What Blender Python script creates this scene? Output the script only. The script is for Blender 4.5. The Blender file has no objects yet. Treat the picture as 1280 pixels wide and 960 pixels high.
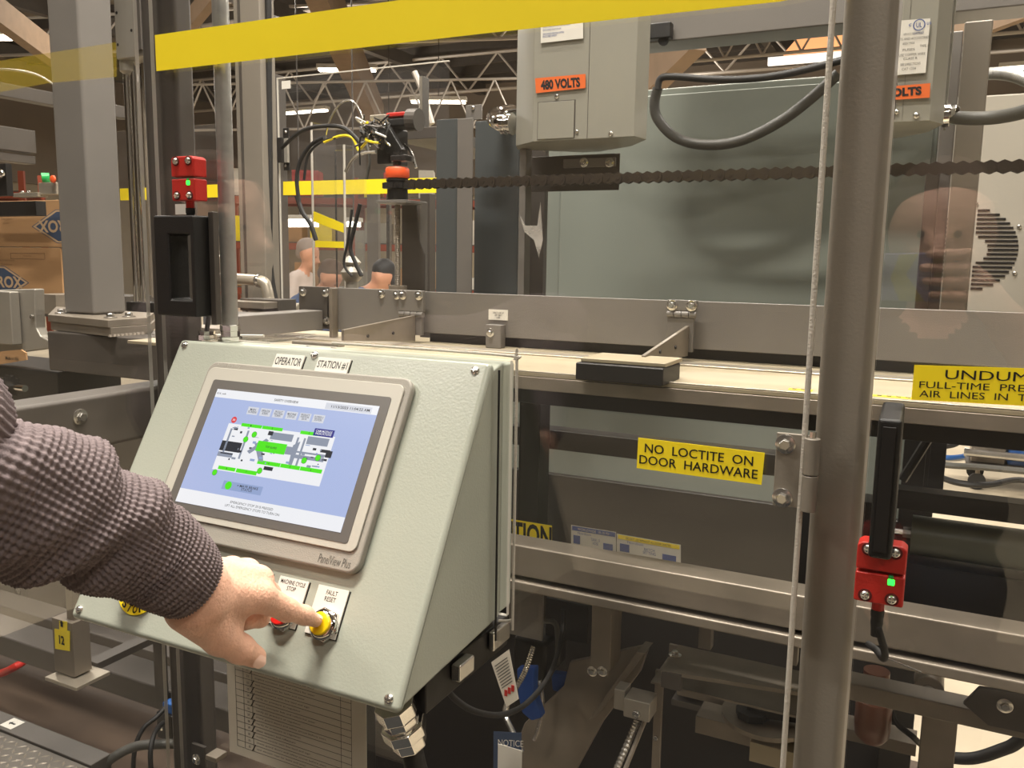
import bpy, math, random
import numpy as np
from mathutils import Vector, Matrix
random.seed(4); rng = np.random.default_rng(4)
scn = bpy.context.scene
COL = scn.collection
# ------------------------------------------------------------------ camera
YAW, PIT, ROL, FPX, EYE = math.radians(26.4), math.radians(8.2), math.radians(.92), 1068.0, 1.6
_f = Vector((-math.sin(YAW)*math.cos(PIT), math.cos(YAW)*math.cos(PIT), -math.sin(PIT)))
_r0 = Vector((math.cos(YAW), math.sin(YAW), 0)); _u0 = _r0.cross(_f)
_r = _r0*math.cos(ROL) + _u0*math.sin(ROL); _u = -_r0*math.sin(ROL) + _u0*math.cos(ROL)
CAM = Vector((0, 0, EYE))
cd = bpy.data.cameras.new('camera'); cam = bpy.data.objects.new('camera', cd); COL.objects.link(cam)
cd.sensor_width = 36; cd.lens = 36*FPX/1280; cd.clip_start = .01; cd.clip_end = 100
cam.matrix_world = Matrix.Translation(CAM) @ Matrix((_r, _u, -_f)).transposed().to_4x4()
scn.camera = cam
# ------------------------------------------------------------------ world, exposure
w = bpy.data.worlds.new('world'); scn.world = w; w.use_nodes = True
w.node_tree.nodes['Background'].inputs[0].default_value = (1, .93, .84, 1)
w.node_tree.nodes['Background'].inputs[1].default_value = .25
scn.view_settings.view_transform = 'Standard'; scn.view_settings.look = 'None'
scn.view_settings.gamma = 1; scn.view_settings.use_curve_mapping = False
scn.view_settings.exposure = 0.08
LAMPS = [  # x, y, z, power, length: overhead hall fixtures, several unseen ones added for fill
    (-1.0, .25, 5.2, 185, 1.2), (-3.4, -1.6, 5.2, 85, 1.2), (2.2, -1.2, 5.2, 75, 1.2), (.3, 1.9, 5.0, 80, 1.2), (-.35, 1.02, 5.2, 120, 1.2), (-2.2, 2.6, 5.0, 120, 1.2),
    (-5.2, 3.2, 5.2, 130, 1.2), (1.6, 3.4, 5.2, 150, 1.2), (-1.6, 6.4, 5.2, 130, 1.2), (-8.5, 8.0, 5.2, 150, 1.2),
    (-4.6, 11.5, 5.2, 150, 1.2), (3.2, 8.6, 5.2, 230, 1.2), (-.4, -4.2, 5.2, 25, 1.2), (-14, 16.5, 5.0, 420, 1.8), (-6.5, 18.5, 5.0, 420, 1.8), (1.5, 17.5, 5.0, 300, 1.8), (-17, 9.5, 5.0, 380, 1.8)]
# ------------------------------------------------------------------ helpers
def lin(c):
    if isinstance(c, str):
        c = [int(c[i:i+2], 16)/255 for i in (1, 3, 5)]
    return tuple(x/12.92 if x <= .04045 else ((x+.055)/1.055)**2.4 for x in c) + (1,)
MATS = {}
def mat(name, col, rough=.5, metal=0, emit=0, bump=0, bscale=60, var=0, vscale=8, spec=.5, stretch=None, alpha=1, trans=0, coat=0):
    m = bpy.data.materials.new(name); MATS[name] = m; m.use_nodes = True
    nt = m.node_tree; b = nt.nodes['Principled BSDF']; c = lin(col)
    b.inputs['Base Color'].default_value = c; b.inputs['Roughness'].default_value = rough
    b.inputs['Metallic'].default_value = metal; b.inputs['Specular IOR Level'].default_value = spec
    b.inputs['Alpha'].default_value = alpha; b.inputs['Transmission Weight'].default_value = trans
    b.inputs['Coat Weight'].default_value = coat
    if emit:
        b.inputs['Emission Color'].default_value = c; b.inputs['Emission Strength'].default_value = emit
    if bump or var:
        tc = nt.nodes.new('ShaderNodeTexCoord'); mp = nt.nodes.new('ShaderNodeMapping')
        nt.links.new(tc.outputs['Object'], mp.inputs[0])
        if stretch: mp.inputs['Scale'].default_value = stretch
    if bump:
        n = nt.nodes.new('ShaderNodeTexNoise'); n.inputs['Scale'].default_value = bscale; n.inputs['Detail'].default_value = 4
        bp = nt.nodes.new('ShaderNodeBump'); bp.inputs['Strength'].default_value = bump; bp.inputs['Distance'].default_value = .002
        nt.links.new(mp.outputs[0], n.inputs['Vector']); nt.links.new(n.outputs[0], bp.inputs['Height'])
        nt.links.new(bp.outputs[0], b.inputs['Normal'])
    if var:
        n = nt.nodes.new('ShaderNodeTexNoise'); n.inputs['Scale'].default_value = vscale; n.inputs['Detail'].default_value = 5
        r = nt.nodes.new('ShaderNodeValToRGB'); r.color_ramp.elements[0].position = .3; r.color_ramp.elements[1].position = .72
        r.color_ramp.elements[0].color = tuple(x*(1-var) for x in c[:3])+(1,)
        r.color_ramp.elements[1].color = tuple(min(1, x*(1+var)) for x in c[:3])+(1,)
        nt.links.new(mp.outputs[0], n.inputs['Vector']); nt.links.new(n.outputs[0], r.inputs[0]); nt.links.new(r.outputs[0], b.inputs['Base Color'])
    return m
def pane_mat(name, haze, tint=(1, 1, 1), refl=1.0, hazecol=(.8, .74, .66)):
    m = bpy.data.materials.new(name); MATS[name] = m; m.use_nodes = True; nt = m.node_tree; nt.nodes.clear()
    N = nt.nodes.new; L = nt.links.new
    out = N('ShaderNodeOutputMaterial'); tr = N('ShaderNodeBsdfTransparent'); tr.inputs[0].default_value = tint+(1,)
    gl = N('ShaderNodeBsdfGlossy'); gl.inputs['Roughness'].default_value = 0.0
    df = N('ShaderNodeBsdfDiffuse'); df.inputs[0].default_value = hazecol+(1,)
    fr = N('ShaderNodeFresnel'); 
    ge = N('ShaderNodeNewGeometry'); io = N('ShaderNodeMapRange'); io.inputs[3].default_value = 1.49; io.inputs[4].default_value = 1/1.49
    L(ge.outputs['Backfacing'], io.inputs[0]); L(io.outputs[0], fr.inputs[0])      # same reflectance on the way out: a thin sheet does not bend the ray
    tc = N('ShaderNodeTexCoord'); mp = N('ShaderNodeMapping'); mp.inputs['Scale'].default_value = (1, 1, 6)
    ns = N('ShaderNodeTexNoise'); ns.inputs['Scale'].default_value = 3; ns.inputs['Detail'].default_value = 6
    L(tc.outputs['Object'], mp.inputs[0]); L(mp.outputs[0], ns.inputs['Vector'])
    mr = N('ShaderNodeMapRange'); mr.inputs[1].default_value = .35; mr.inputs[2].default_value = .75; mr.inputs[3].default_value = haze*.5; mr.inputs[4].default_value = haze*1.6
    L(ns.outputs[0], mr.inputs[0])
    m1 = N('ShaderNodeMixShader'); m2 = N('ShaderNodeMixShader')
    L(mr.outputs[0], m1.inputs[0]); L(tr.outputs[0], m1.inputs[1]); L(df.outputs[0], m1.inputs[2])
    ml = N('ShaderNodeMath'); ml.operation = 'MULTIPLY'; ml.inputs[1].default_value = refl; L(fr.outputs[0], ml.inputs[0])
    L(ml.outputs[0], m2.inputs[0]); L(m1.outputs[0], m2.inputs[1]); L(gl.outputs[0], m2.inputs[2]); L(m2.outputs[0], out.inputs[0])
    return m
def at(x, y, Y):
    d = _f*FPX + _r*(x-640) - _u*(y-480); return CAM + d*(Y/d.y)
def ray(x, y, depth):                                   # a point at a forward depth
    return CAM + (_f*FPX + _r*(x-640) - _u*(y-480))*(depth/FPX)
def span(x0, y0, x1, y1, Y):
    a = at(x0, (y0+y1)/2, Y); b = at(x1, (y0+y1)/2, Y); c = at((x0+x1)/2, y0, Y); d = at((x0+x1)/2, y1, Y)
    return a.x, b.x, d.z, c.z
class MB:
    def __init__(s): s.v = []; s.f = []; s.mi = []; s.M = None; s.m = 0
    def add(s, vs, fs, m=None):
        o = len(s.v)
        for p in vs:
            p = Vector(p)
            if s.M is not None: p = s.M @ p
            s.v.append(p)
        for f in fs: s.f.append([i+o for i in f]); s.mi.append(s.m if m is None else m)
        return s
    def box(s, x0, x1, y0, y1, z0, z1, m=None):
        x0, x1 = sorted((x0, x1)); y0, y1 = sorted((y0, y1)); z0, z1 = sorted((z0, z1))
        return s.add([(x, y, z) for z in (z0, z1) for y in (y0, y1) for x in (x0, x1)],
                     [(0, 2, 3, 1), (4, 5, 7, 6), (0, 1, 5, 4), (2, 6, 7, 3), (0, 4, 6, 2), (1, 3, 7, 5)], m)
    def prism(s, pts, ax, a, b, m=None):               # outline in the two other axes, pushed along ax
        n = len(pts)
        def P(p, t): q = list(p); q.insert(ax, t); return q
        vs = [P(p, a) for p in pts] + [P(p, b) for p in pts]
        area = sum(pts[i][0]*pts[(i+1) % n][1]-pts[(i+1) % n][0]*pts[i][1] for i in range(n))
        flip = (area > 0) == (b > a); flip = (not flip) if ax == 1 else flip
        A = list(range(n)); B = list(range(n, 2*n))
        fs = [A[::-1] if flip else A, B if flip else B[::-1]]
        for i in range(n):
            j = (i+1) % n; q = (i, j, n+j, n+i); fs.append(q if flip else q[::-1])
        return s.add(vs, fs, m)
    def cyl(s, p0, p1, r, n=16, r2=None, m=None, cap=True):
        p0, p1 = Vector(p0), Vector(p1); d = (p1-p0).normalized(); r2 = r if r2 is None else r2
        a = d.orthogonal().normalized(); b = d.cross(a)
        vs = []
        for p, rr in ((p0, r), (p1, r2)):
            for i in range(n):
                t = 2*math.pi*i/n; vs.append(p+a*(rr*math.cos(t))+b*(rr*math.sin(t)))
        fs = [(i, (i+1) % n, n+(i+1) % n, n+i) for i in range(n)]
        if cap: fs += [list(range(n))[::-1], list(range(n, 2*n))]
        return s.add(vs, fs, m)
    def lathe(s, p0, d, prof, n=20, m=None):           # prof: (height along d, radius)
        p0 = Vector(p0); d = Vector(d).normalized(); a = d.orthogonal().normalized(); b = d.cross(a); vs = []
        for h, r in prof:
            for i in range(n):
                t = 2*math.pi*i/n; vs.append(p0+d*h+a*(r*math.cos(t))+b*(r*math.sin(t)))
        fs = []
        for k in range(len(prof)-1):
            for i in range(n):
                j = (i+1) % n; fs.append((k*n+i, k*n+j, (k+1)*n+j, (k+1)*n+i))
        fs += [list(range(n))[::-1], [(len(prof)-1)*n+i for i in range(n)]]
        return s.add(vs, fs, m)
    def tube(s, pts, r, n=10, sub=6, m=None, rib=0):
        P = smooth(pts, sub); prev = None; vs = []
        for k, p in enumerate(P):
            d = (P[min(k+1, len(P)-1)]-P[max(k-1, 0)]).normalized()
            if prev is None: a = d.orthogonal().normalized()
            else: a = (prev-d*prev.dot(d)).normalized()
            prev = a; b = d.cross(a)
            rr = (r[min(len(r)-1, int(k/max(1, len(P)-1)*(len(r)-1)+.5))] if isinstance(r, (list, tuple)) else r)*(1+rib*(k % 2))
            for i in range(n):
                t = 2*math.pi*i/n; vs.append(p+a*(rr*math.cos(t))+b*(rr*math.sin(t)))
        fs = []
        for k in range(len(P)-1):
            for i in range(n):
                j = (i+1) % n; fs.append((k*n+i, k*n+j, (k+1)*n+j, (k+1)*n+i))
        fs += [list(range(n))[::-1], [(len(P)-1)*n+i for i in range(n)]]
        return s.add(vs, fs, m)
    def build(s, name, mats, parent=None, bevel=0, smooth_=False, seg=2):
        me = bpy.data.meshes.new(name)
        off = wloc(parent) if parent is not None else Vector((0, 0, 0))
        me.from_pydata([p-off for p in s.v], [], s.f)
        if not isinstance(mats, (list, tuple)): mats = [mats]
        for m in mats: me.materials.append(MATS[m] if isinstance(m, str) else m)
        me.polygons.foreach_set('material_index', s.mi)
        me.update()
        o = bpy.data.objects.new(name, me); COL.objects.link(o)
        if parent is not None: o.parent = parent
        if smooth_:
            me.polygons.foreach_set('use_smooth', [True]*len(me.polygons))
            try: me.set_sharp_from_angle(angle=math.radians(40))
            except Exception: pass
        if bevel:
            b = o.modifiers.new('bevel', 'BEVEL'); b.width = bevel; b.segments = seg; b.limit_method = 'ANGLE'; b.angle_limit = .6
            me.polygons.foreach_set('use_smooth', [True]*len(me.polygons))
            b.harden_normals = True
        return o
def smooth(pts, sub):
    P = [Vector(p) for p in pts]
    if sub <= 1 or len(P) < 3: return P
    out = []
    for i in range(len(P)-1):
        p0, p1, p2, p3 = P[max(i-1, 0)], P[i], P[i+1], P[min(i+2, len(P)-1)]
        for k in range(sub):
            t = k/sub
            out.append(.5*((2*p1)+(p2-p0)*t+(2*p0-5*p1+4*p2-p3)*t*t+(3*p1-p0-3*p2+p3)*t**3))
    out.append(P[-1]); return out
def wloc(o):
    v = Vector((0, 0, 0))
    while o is not None: v += o.location; o = o.parent
    return v
def tag(o, label=None, cat=None, group=None, kind=None):
    for k, v in (('label', label), ('category', cat), ('group', group), ('kind', kind)):
        if v: o[k] = v
    return o
def thing(name, label, cat, loc, group=None):
    o = bpy.data.objects.new(name, None); COL.objects.link(o); o.location = loc; o.empty_display_size = .05
    return tag(o, label, cat, group)
def bx(name, m, parent, x0, x1, y0, y1, z0, z1, bevel=.001, **k):
    return MB().box(x0, x1, y0, y1, z0, z1).build(name, m, parent, bevel)
def pbox(name, m, parent, x0, y0, x1, y1, Y, d, bevel=.001):   # a box whose front face fills a span of the view at depth Y
    X0, X1, Z0, Z1 = span(x0, y0, x1, y1, Y)
    return bx(name, m, parent, X0, X1, Y, Y+d, Z0, Z1, bevel)
# lettering -------------------------------------------------------------
_tc = {}
def glyphs(s, bold=0):
    if (s, bold) in _tc: return _tc[(s, bold)]
    cu = bpy.data.curves.new('t', 'FONT'); cu.body = s; cu.size = 1; cu.resolution_u = 3; cu.offset = bold; cu.space_line = .8
    cu.align_x = 'CENTER'
    o = bpy.data.objects.new('t', cu); me = bpy.data.meshes.new_from_object(o)
    vs = [v.co.copy() for v in me.vertices]; fs = [list(p.vertices) for p in me.polygons]
    bpy.data.objects.remove(o); bpy.data.curves.remove(cu); bpy.data.meshes.remove(me)
    xs = [v.x for v in vs] or [0]; ys = [v.y for v in vs] or [0]
    r = (vs, fs, min(xs), max(xs), min(ys), max(ys)); _tc[(s, bold)] = r; return r
def put_text(mb, s, o, xd, up, w, h, m=None, bold=0):    # centred on o, fitted to w x h
    vs, fs, x0, x1, y0, y1 = glyphs(s, bold); o = Vector(o); xd = Vector(xd); up = Vector(up)
    sx = w/(x1-x0); sy = h/(y1-y0) if h else sx
    mb.add([o + xd*((v.x-(x0+x1)/2)*sx) + up*((v.y-(y0+y1)/2)*sy) for v in vs], fs, m)
XD, UP, NF = Vector((1, 0, 0)), Vector((0, 0, 1)), Vector((0, -1, 0))
# bolts -----------------------------------------------------------------
_bolt = {}
def bolt(parent, p, n=(0, -1, 0), r=.006, style='hex', m='zinc'):
    key = (round(r, 5), style, m)
    if key not in _bolt:
        mb = MB()
        if style == 'hex':
            mb.lathe((0, 0, 0), (0, 0, 1), [(0, r*1.7), (r*.22, r*1.7), (r*.3, r*1.55)], 20)
            mb.lathe((0, 0, r*.3), (0, 0, 1), [(0, r), (r*.7, r), (r*.9, r*.82)], 6)
        elif style == 'pan':
            mb.lathe((0, 0, 0), (0, 0, 1), [(0, r*1.15), (r*.3, r*1.1), (r*.6, r*.8), (r*.75, r*.35)], 14)
            mb.box(-r*.8, r*.8, -r*.12, r*.12, r*.55, r*.8); mb.box(-r*.12, r*.12, -r*.8, r*.8, r*.55, r*.8)
        else:
            mb.lathe((0, 0, 0), (0, 0, 1), [(0, r), (r*.9, r), (r, r*.9), (r, r*.5), (r*.6, r*.45)], 14)
        o = mb.build('bolt', m, None, 0, True); _bolt[key] = o.data; bpy.data.objects.remove(o)
    o = bpy.data.objects.new('bolt' if style != 'pan' else 'screw', _bolt[key]); COL.objects.link(o)
    o.parent = parent; o.location = Vector(p)-wloc(parent); o.rotation_euler = Vector(n).to_track_quat('Z', 'Y').to_euler()
    return o
# rounded solids from distance fields ------------------------------------
def sdf_mesh(name, prims, vox, k, mats, parent, extra=None):
    """prims: (a, b, ra, rb, material); one continuous skin over tapered capsules"""
    A = np.array([p[0] for p in prims], float); B = np.array([p[1] for p in prims], float)
    ra = np.array([p[2] for p in prims]); rb = np.array([p[3] for p in prims])
    R = np.maximum(ra, rb)[:, None]+3*vox+k
    lo = np.minimum(A-R, B-R).min(0); hi = np.maximum(A+R, B+R).max(0)
    n = np.ceil((hi-lo)/vox).astype(int)+1
    g = [lo[i]+vox*np.arange(n[i]) for i in range(3)]
    V = np.full(n, 1.0, np.float32)
    for a, b, r0, r1 in zip(A, B, ra, rb):
        rr = max(r0, r1)+k*1.6+3*vox
        i0 = [max(0, int((min(a[i], b[i])-rr-lo[i])/vox)) for i in range(3)]; i1 = [min(n[i], int((max(a[i], b[i])+rr-lo[i])/vox)+2) for i in range(3)]
        X, Y, Z = np.meshgrid(*[g[i][i0[i]:i1[i]] for i in range(3)], indexing='ij')
        ab = b-a; L = max(ab@ab, 1e-12)
        t = np.clip(((X-a[0])*ab[0]+(Y-a[1])*ab[1]+(Z-a[2])*ab[2])/L, 0, 1)
        d = np.sqrt((X-a[0]-t*ab[0])**2+(Y-a[1]-t*ab[1])**2+(Z-a[2]-t*ab[2])**2)-(r0+(r1-r0)*t)
        sl = tuple(slice(i0[i], i1[i]) for i in range(3)); S = V[sl]
        h = np.clip(.5+.5*(S-d)/k, 0, 1); V[sl] = np.where(S > .5, d, S*(1-h)+d*h-k*h*(1-h))
    if extra: V = extra(V, g)
    ins = V < 0
    cs = [(i, j, l) for i in (0, 1) for j in (0, 1) for l in (0, 1)]
    def sh(T, c): return T[c[0]:T.shape[0]-1+c[0], c[1]:T.shape[1]-1+c[1], c[2]:T.shape[2]-1+c[2]]
    cnt = sum(sh(ins, c).astype(np.int8) for c in cs); act = (cnt > 0) & (cnt < 8)
    idx = np.full(act.shape, -1, np.int64); ci = np.argwhere(act); idx[act] = np.arange(len(ci))
    acc = np.zeros((len(ci), 3)); num = np.zeros(len(ci))
    for c in cs:
        for ax in range(3):
            if c[ax]: continue
            e = list(c); e[ax] = 1
            v0 = V[ci[:, 0]+c[0], ci[:, 1]+c[1], ci[:, 2]+c[2]]; v1 = V[ci[:, 0]+e[0], ci[:, 1]+e[1], ci[:, 2]+e[2]]
            s = (v0 < 0) != (v1 < 0); t = np.where(s, v0/np.where(s, v0-v1, 1), 0)
            p = np.tile(np.array(c, float), (len(ci), 1)); p[:, ax] += t
            acc[s] += p[s]; num[s] += 1
    P = lo+vox*(ci+acc/num[:, None])
    F = []
    for ax in range(3):
        o1, o2 = [(1, 2), (2, 0), (0, 1)][ax]
        a0 = [slice(1, -1)]*3; a1 = [slice(1, -1)]*3; a0[ax] = slice(0, -1); a1[ax] = slice(1, None)
        E = ins[tuple(a0)] != ins[tuple(a1)]; q = np.argwhere(E)
        off = np.array([1, 1, 1]); off[ax] = 0; q = q+off
        fl = ins[q[:, 0], q[:, 1], q[:, 2]]
        def I(d1, d2):
            c = q.copy(); c[:, o1] -= d1; c[:, o2] -= d2; return idx[c[:, 0], c[:, 1], c[:, 2]]
        Q = np.stack([I(1, 1), I(0, 1), I(0, 0), I(1, 0)], 1); Q[~fl] = Q[~fl][:, ::-1]; F.append(Q)
    F = np.concatenate(F)
    # a little relaxation
    ed = np.concatenate([F[:, [0, 1]], F[:, [1, 2]], F[:, [2, 3]], F[:, [3, 0]]]); ed = np.concatenate([ed, ed[:, ::-1]])
    for it in range(3):
        s = np.zeros_like(P); c = np.zeros(len(P)); np.add.at(s, ed[:, 0], P[ed[:, 1]]); np.add.at(c, ed[:, 0], 1)
        P = P*.5+.5*s/c[:, None]
    off = np.array(wloc(parent)) if parent is not None else np.zeros(3)
    me = bpy.data.meshes.new(name); me.from_pydata((P-off).tolist(), [], F.tolist())
    for m in mats: me.materials.append(MATS[m])
    if len(mats) > 1:
        fc = P[F].mean(1); best = np.full(len(F), 9.); mi = np.zeros(len(F), int)
        for p in prims:
            a = np.array(p[0]); b = np.array(p[1]); ab = b-a; L = max(ab@ab, 1e-12)
            t = np.clip((fc-a)@ab/L, 0, 1); d = np.linalg.norm(fc-a-t[:, None]*ab, axis=1)-(p[2]+(p[3]-p[2])*t)
            s = d < best; best[s] = d[s]; mi[s] = p[4]
        me.polygons.foreach_set('material_index', mi.tolist())
    me.polygons.foreach_set('use_smooth', [True]*len(me.polygons)); me.update()
    o = bpy.data.objects.new(name, me); COL.objects.link(o)
    if parent is not None: o.parent = parent
    return o
# ------------------------------------------------------------------ materials
mat('steel_paint', '#736f6a', .42, .1, bump=.15, bscale=400, var=.07, vscale=5)
mat('post_paint', '#8a8378', .45, .2, bump=.1, bscale=300, var=.03)
mat('dark_paint', '#504b46', .45, .2, var=.1)
mat('black_metal', '#1f1d1c', .45, .1, bump=.04, bscale=200)
mat('black_plastic', '#161514', .45, 0, bump=.35, bscale=900)
mat('mill_steel', '#857c70', .40, .35, bump=.15, bscale=120, var=.24, vscale=9)
mat('bright_steel', '#c9c0b0', .3, .7, bump=.2, bscale=90, var=.1, vscale=9, stretch=(1, 1, 6))
mat('belt_top', '#a2977f', .42, .15, var=.14, vscale=5, stretch=(1, 4, 1))
mat('zinc', '#d6d4cf', .22, .95)
mat('chrome', '#e6e4e0', .08, 1)
mat('galvanised', '#b4b3ae', .38, .75, bump=.2, bscale=200, var=.12, vscale=60)
mat('cast_alu', '#aaa59b', .45, .6, bump=.3, bscale=150, var=.06)
mat('console_paint', '#9fa397', .28, 0, bump=.10, bscale=420, spec=.5)
mat('enclosure_grey', '#8f8d82', .42, 0, bump=.1, bscale=300, var=.02)
mat('cabinet_green', '#7b8078', .3, 0, var=.05, vscale=3)
mat('cabinet_warm', '#b4aea1', .4, 0, var=.03, vscale=3)
mat('bezel_grey', '#928e85', .5, 0, bump=.2, bscale=900)
mat('bezel_inner', '#aeaba1', .35)
mat('bezel_dark', '#595653', .35)
mat('white_label', '#d9d6cd', .4)
mat('label_edge', '#1c1b1a', .5)
mat('ink', '#111111', .6)
mat('grey_ink', '#55524c', .6)
mat('blue_ink', '#2c4c93', .5)
mat('yellow_vinyl', '#ffe628', .35)
mat('yellow_tape', '#ffe72c', .4, var=.02)
mat('yellow_thin', '#c9b22c', .5, alpha=.22)
mat('yellow_button', '#ecc714', .35, bump=.1, bscale=300)
mat('orange_vinyl', '#dc6a30', .45)
mat('orange_plastic', '#e8592a', .4)
mat('red_plastic', '#b92a22', .4, bump=.15, bscale=400)
mat('red_button', '#c8201c', .3)
mat('green_led', '#28ff40', .4, emit=3)
mat('green_plastic', '#1fa552', .4)
mat('rubber', '#1d1c1b', .6, bump=.2, bscale=200)
mat('grey_hose', '#4b4a45', .5, bump=.3, bscale=200)
mat('paper', '#d9d2c4', .7, var=.02)
mat('concrete', '#c2b59d', .75, bump=.3, bscale=30, var=.13, vscale=1.6)
mat('tread_plate', '#5c5750', .45, .5, var=.1)
mat('roof_dark', '#82776b', .8, var=.1, vscale=.6)
mat('wood_beam', '#8a745e', .7, var=.1)
mat('truss', '#b5ada3', .5, .3)
mat('wall_cream', '#a39884', .8, var=.05, vscale=.5); mat('wall_brown', '#4c443b', .8, var=.05, vscale=.5)
mat('rack_orange', '#8f3f26', .5)
mat('rack_blue', '#5d6670', .5)
mat('cardboard', '#a9835a', .75, bump=.15, bscale=200, var=.04, vscale=4)
mat('cardboard_dark', '#7a5a3c', .8)
mat('logo_blue', '#33445f', .6)
mat('logo_pale', '#b69a78', .7)
mat('skin', '#e4b39a', .45, bump=.5, bscale=330, var=.09, vscale=60, spec=.4)
mat('skin_b', '#c99274', .5)
mat('nail', '#f0c8b6', .2)
mat('hair_brown', '#4b3a2e', .8); mat('hair_grey', '#8c8078', .8)
mat('shirt_pale', '#c5b8b0', .8, bump=.3, bscale=40); mat('shirt_blue', '#44577e', .8, bump=.3, bscale=40); mat('shirt_dark', '#272523', .8)
mat('jeans', '#2b303c', .85); mat('cap_black', '#171719', .6)
mat('blue_cloth', '#1e4a94', .8, bump=.4, bscale=90)
mat('blue_metal', '#2b5c9e', .4, .3)
mat('phone_case', '#8f84ad', .35); mat('phone_yellow', '#b8a838', .5); mat('lens', '#0a0a0c', .1)
mat('lamp_white', '#fff4e2', .5, emit=9)
mat('lamp_body', '#dad6cc', .5)
mat('roof_glow', '#e8a06a', .5, emit=1.3)
mat('roof_white', '#f3efe6', .5, emit=1.2)
def ui_mat(n, c, e=.92):                                 # backlit screen pixels
    m = mat(n, '#060606', .25); b = m.node_tree.nodes['Principled BSDF']; b.inputs['Emission Color'].default_value = lin(c); b.inputs['Emission Strength'].default_value = e
ui_mat('ui_blue', '#aebce4'); ui_mat('ui_white', '#f1f2f6'); ui_mat('ui_green', '#52e81c')
ui_mat('ui_grey', '#8f97a8'); ui_mat('ui_dark', '#2d3038'); ui_mat('ui_red', '#e0454a'); ui_mat('ui_navy', '#2a2c86')
ui_mat('ui_button', '#d6d9e2'); ui_mat('ui_panel', '#94a6cf')
pane_mat('acrylic', .008, refl=1.1); pane_mat('acrylic_left', .008, refl=1.1); pane_mat('acrylic_far', .02, refl=1.0, hazecol=(.8, .78, .76)); pane_mat('film', .3, hazecol=(.8, .76, .7))
mat('acrylic_edge', '#d9d5cb', .3, alpha=.75)
mat('shaded_floor', '#55463a', .6, var=.3, vscale=3)  # dark brown stands in for floor in the machine's shade
mat('acrylic_bead', '#bdb7ac', .6, bump=.6, bscale=500)
# ================================================================== the hall
XL, XR, YB, YF, ZC = -24.0, 7.0, -7.0, 24.0, 7.2
tag(bx('floor', 'concrete', None, XL, XR, YB, YF, -.1, 0, 0), kind='structure')
tag(bx('ceiling', 'roof_dark', None, XL, XR, YB, YF, ZC, ZC+.1, 0), kind='structure')
def wall(name, x0, x1, y0, y1):
    tag(bx(name, 'wall_brown' if name in ('wall_front', 'wall_right') else 'wall_cream', None, x0, x1, y0, y1, 0, ZC, 0), kind='structure')
wall('wall_left', XL-.1, XL, YB, YF); wall('wall_right', XR, XR+.1, YB, YF); wall('wall_back', XL, XR, YF, YF+.1); wall('wall_front', XL, XR, YB-.1, YB)
for i, (a, b, c, d) in enumerate([(XL, XL+.15, YB, YF), (XL+.15, XR, YF-.15, YF)]):   # dark cladding on the upper walls
    tag(bx('trim_%d' % (i+1), 'roof_dark', None, a, b, c, d, 3.6, ZC, 0), kind='structure')
# roof purlins and timber beams
pm = MB()
for y in np.arange(-5, 24, 1.2): pm.box(XL, XR, y-.05, y+.05, ZC-.28, ZC)
for x in np.arange(-22, 7, 4.5): pm.box(x-.1, x+.1, YB, YF, ZC-.6, ZC-.281)
tag(pm.build('trim_3', 'dark_paint'), kind='structure')
def truss(name, label, p0, p1, h, n, r=.03, r2=.018):
    t = thing(name, label, 'truss', (0, 0, 0), 'open web roof trusses')
    p0, p1 = Vector(p0), Vector(p1); u = Vector((0, 0, h))
    MB().cyl(p0, p1, r, 6).build('bottom_chord', 'truss', t); MB().cyl(p0+u, p1+u, r, 6).build('top_chord', 'truss', t)
    for i in range(n):
        a = p0.lerp(p1, i/n); b = p0.lerp(p1, (i+.5)/n)+u; c = p0.lerp(p1, (i+1)/n)
        MB().cyl(a, b, r2, 6).build('web_bar', 'truss', t); MB().cyl(b, c, r2, 6).build('web_bar', 'truss', t)
truss('roof_truss', 'pale zigzag roof truss beyond the robot arm, left of the first grey disconnect box', at(405, 150, 11)+Vector((-3, 0, 0)), at(700, 158, 13), .75, 9, .022, .016)
truss('roof_truss', 'zigzag roof truss crossing under the orange skylight at top right', (-6.0, 14.5, 6.2), (2.5, 14.0, 6.2), .8, 9, .04, .025)
truss('roof_truss', 'dark web bars crossing the lit orange skylight', (-4.5, 16.2, 5.3), (1.5, 16.2, 5.3), .6, 9, .03, .02)
truss('roof_truss', 'roof truss high on the far left behind the dark machine beams', (-20, 7.5, 5.6), (-8, 9.0, 5.6), .9, 12)
truss('roof_truss', 'long thin roof truss crossing the far end of the hall behind the racks', (-21, 19.5, 5.9), (5, 20.5, 5.9), .9, 16, .04, .028)
truss('roof_truss', 'thin roof truss above the far left aisle behind the frame post', (-22, 12.5, 6.1), (-4, 17.5, 6.1), .8, 12, .035, .022)
def beam(label, a, b, wd=.22):
    a, b = Vector(a), Vector(b); mb = MB(); mb.M = None
    d = (b-a); L = d.length; q = d.to_track_quat('X', 'Z').to_matrix().to_4x4(); mb.M = Matrix.Translation(a) @ q
    mb.box(0, L, -wd/2, wd/2, -wd, wd)
    tag(mb.build('roof_beam', 'wood_beam'), label, 'beam', 'wooden roof beams')
beam('thick wooden roof beam slanting down behind the yellow tape and robot arm', at(395, -30, 9.5), at(470, 150, 14.5), .3)
beam('pale wooden roof brace beside the right side of the first disconnect box', at(800, 110, 6.5), at(870, 40, 6.0), .13)
beam('wooden roof beam at the far right top behind the flexible conduits', at(1150, 60, 7), at(1330, -8, 6.6), .07)
beam('wooden roof brace at top left between the dark column and frame post', at(228, 40, 6), at(268, -10, 5.6), .08)
beam('slanting brown roof brace in the top left corner', at(-10, 10, 6.0), at(70, 70, 7.5), .14)
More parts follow.
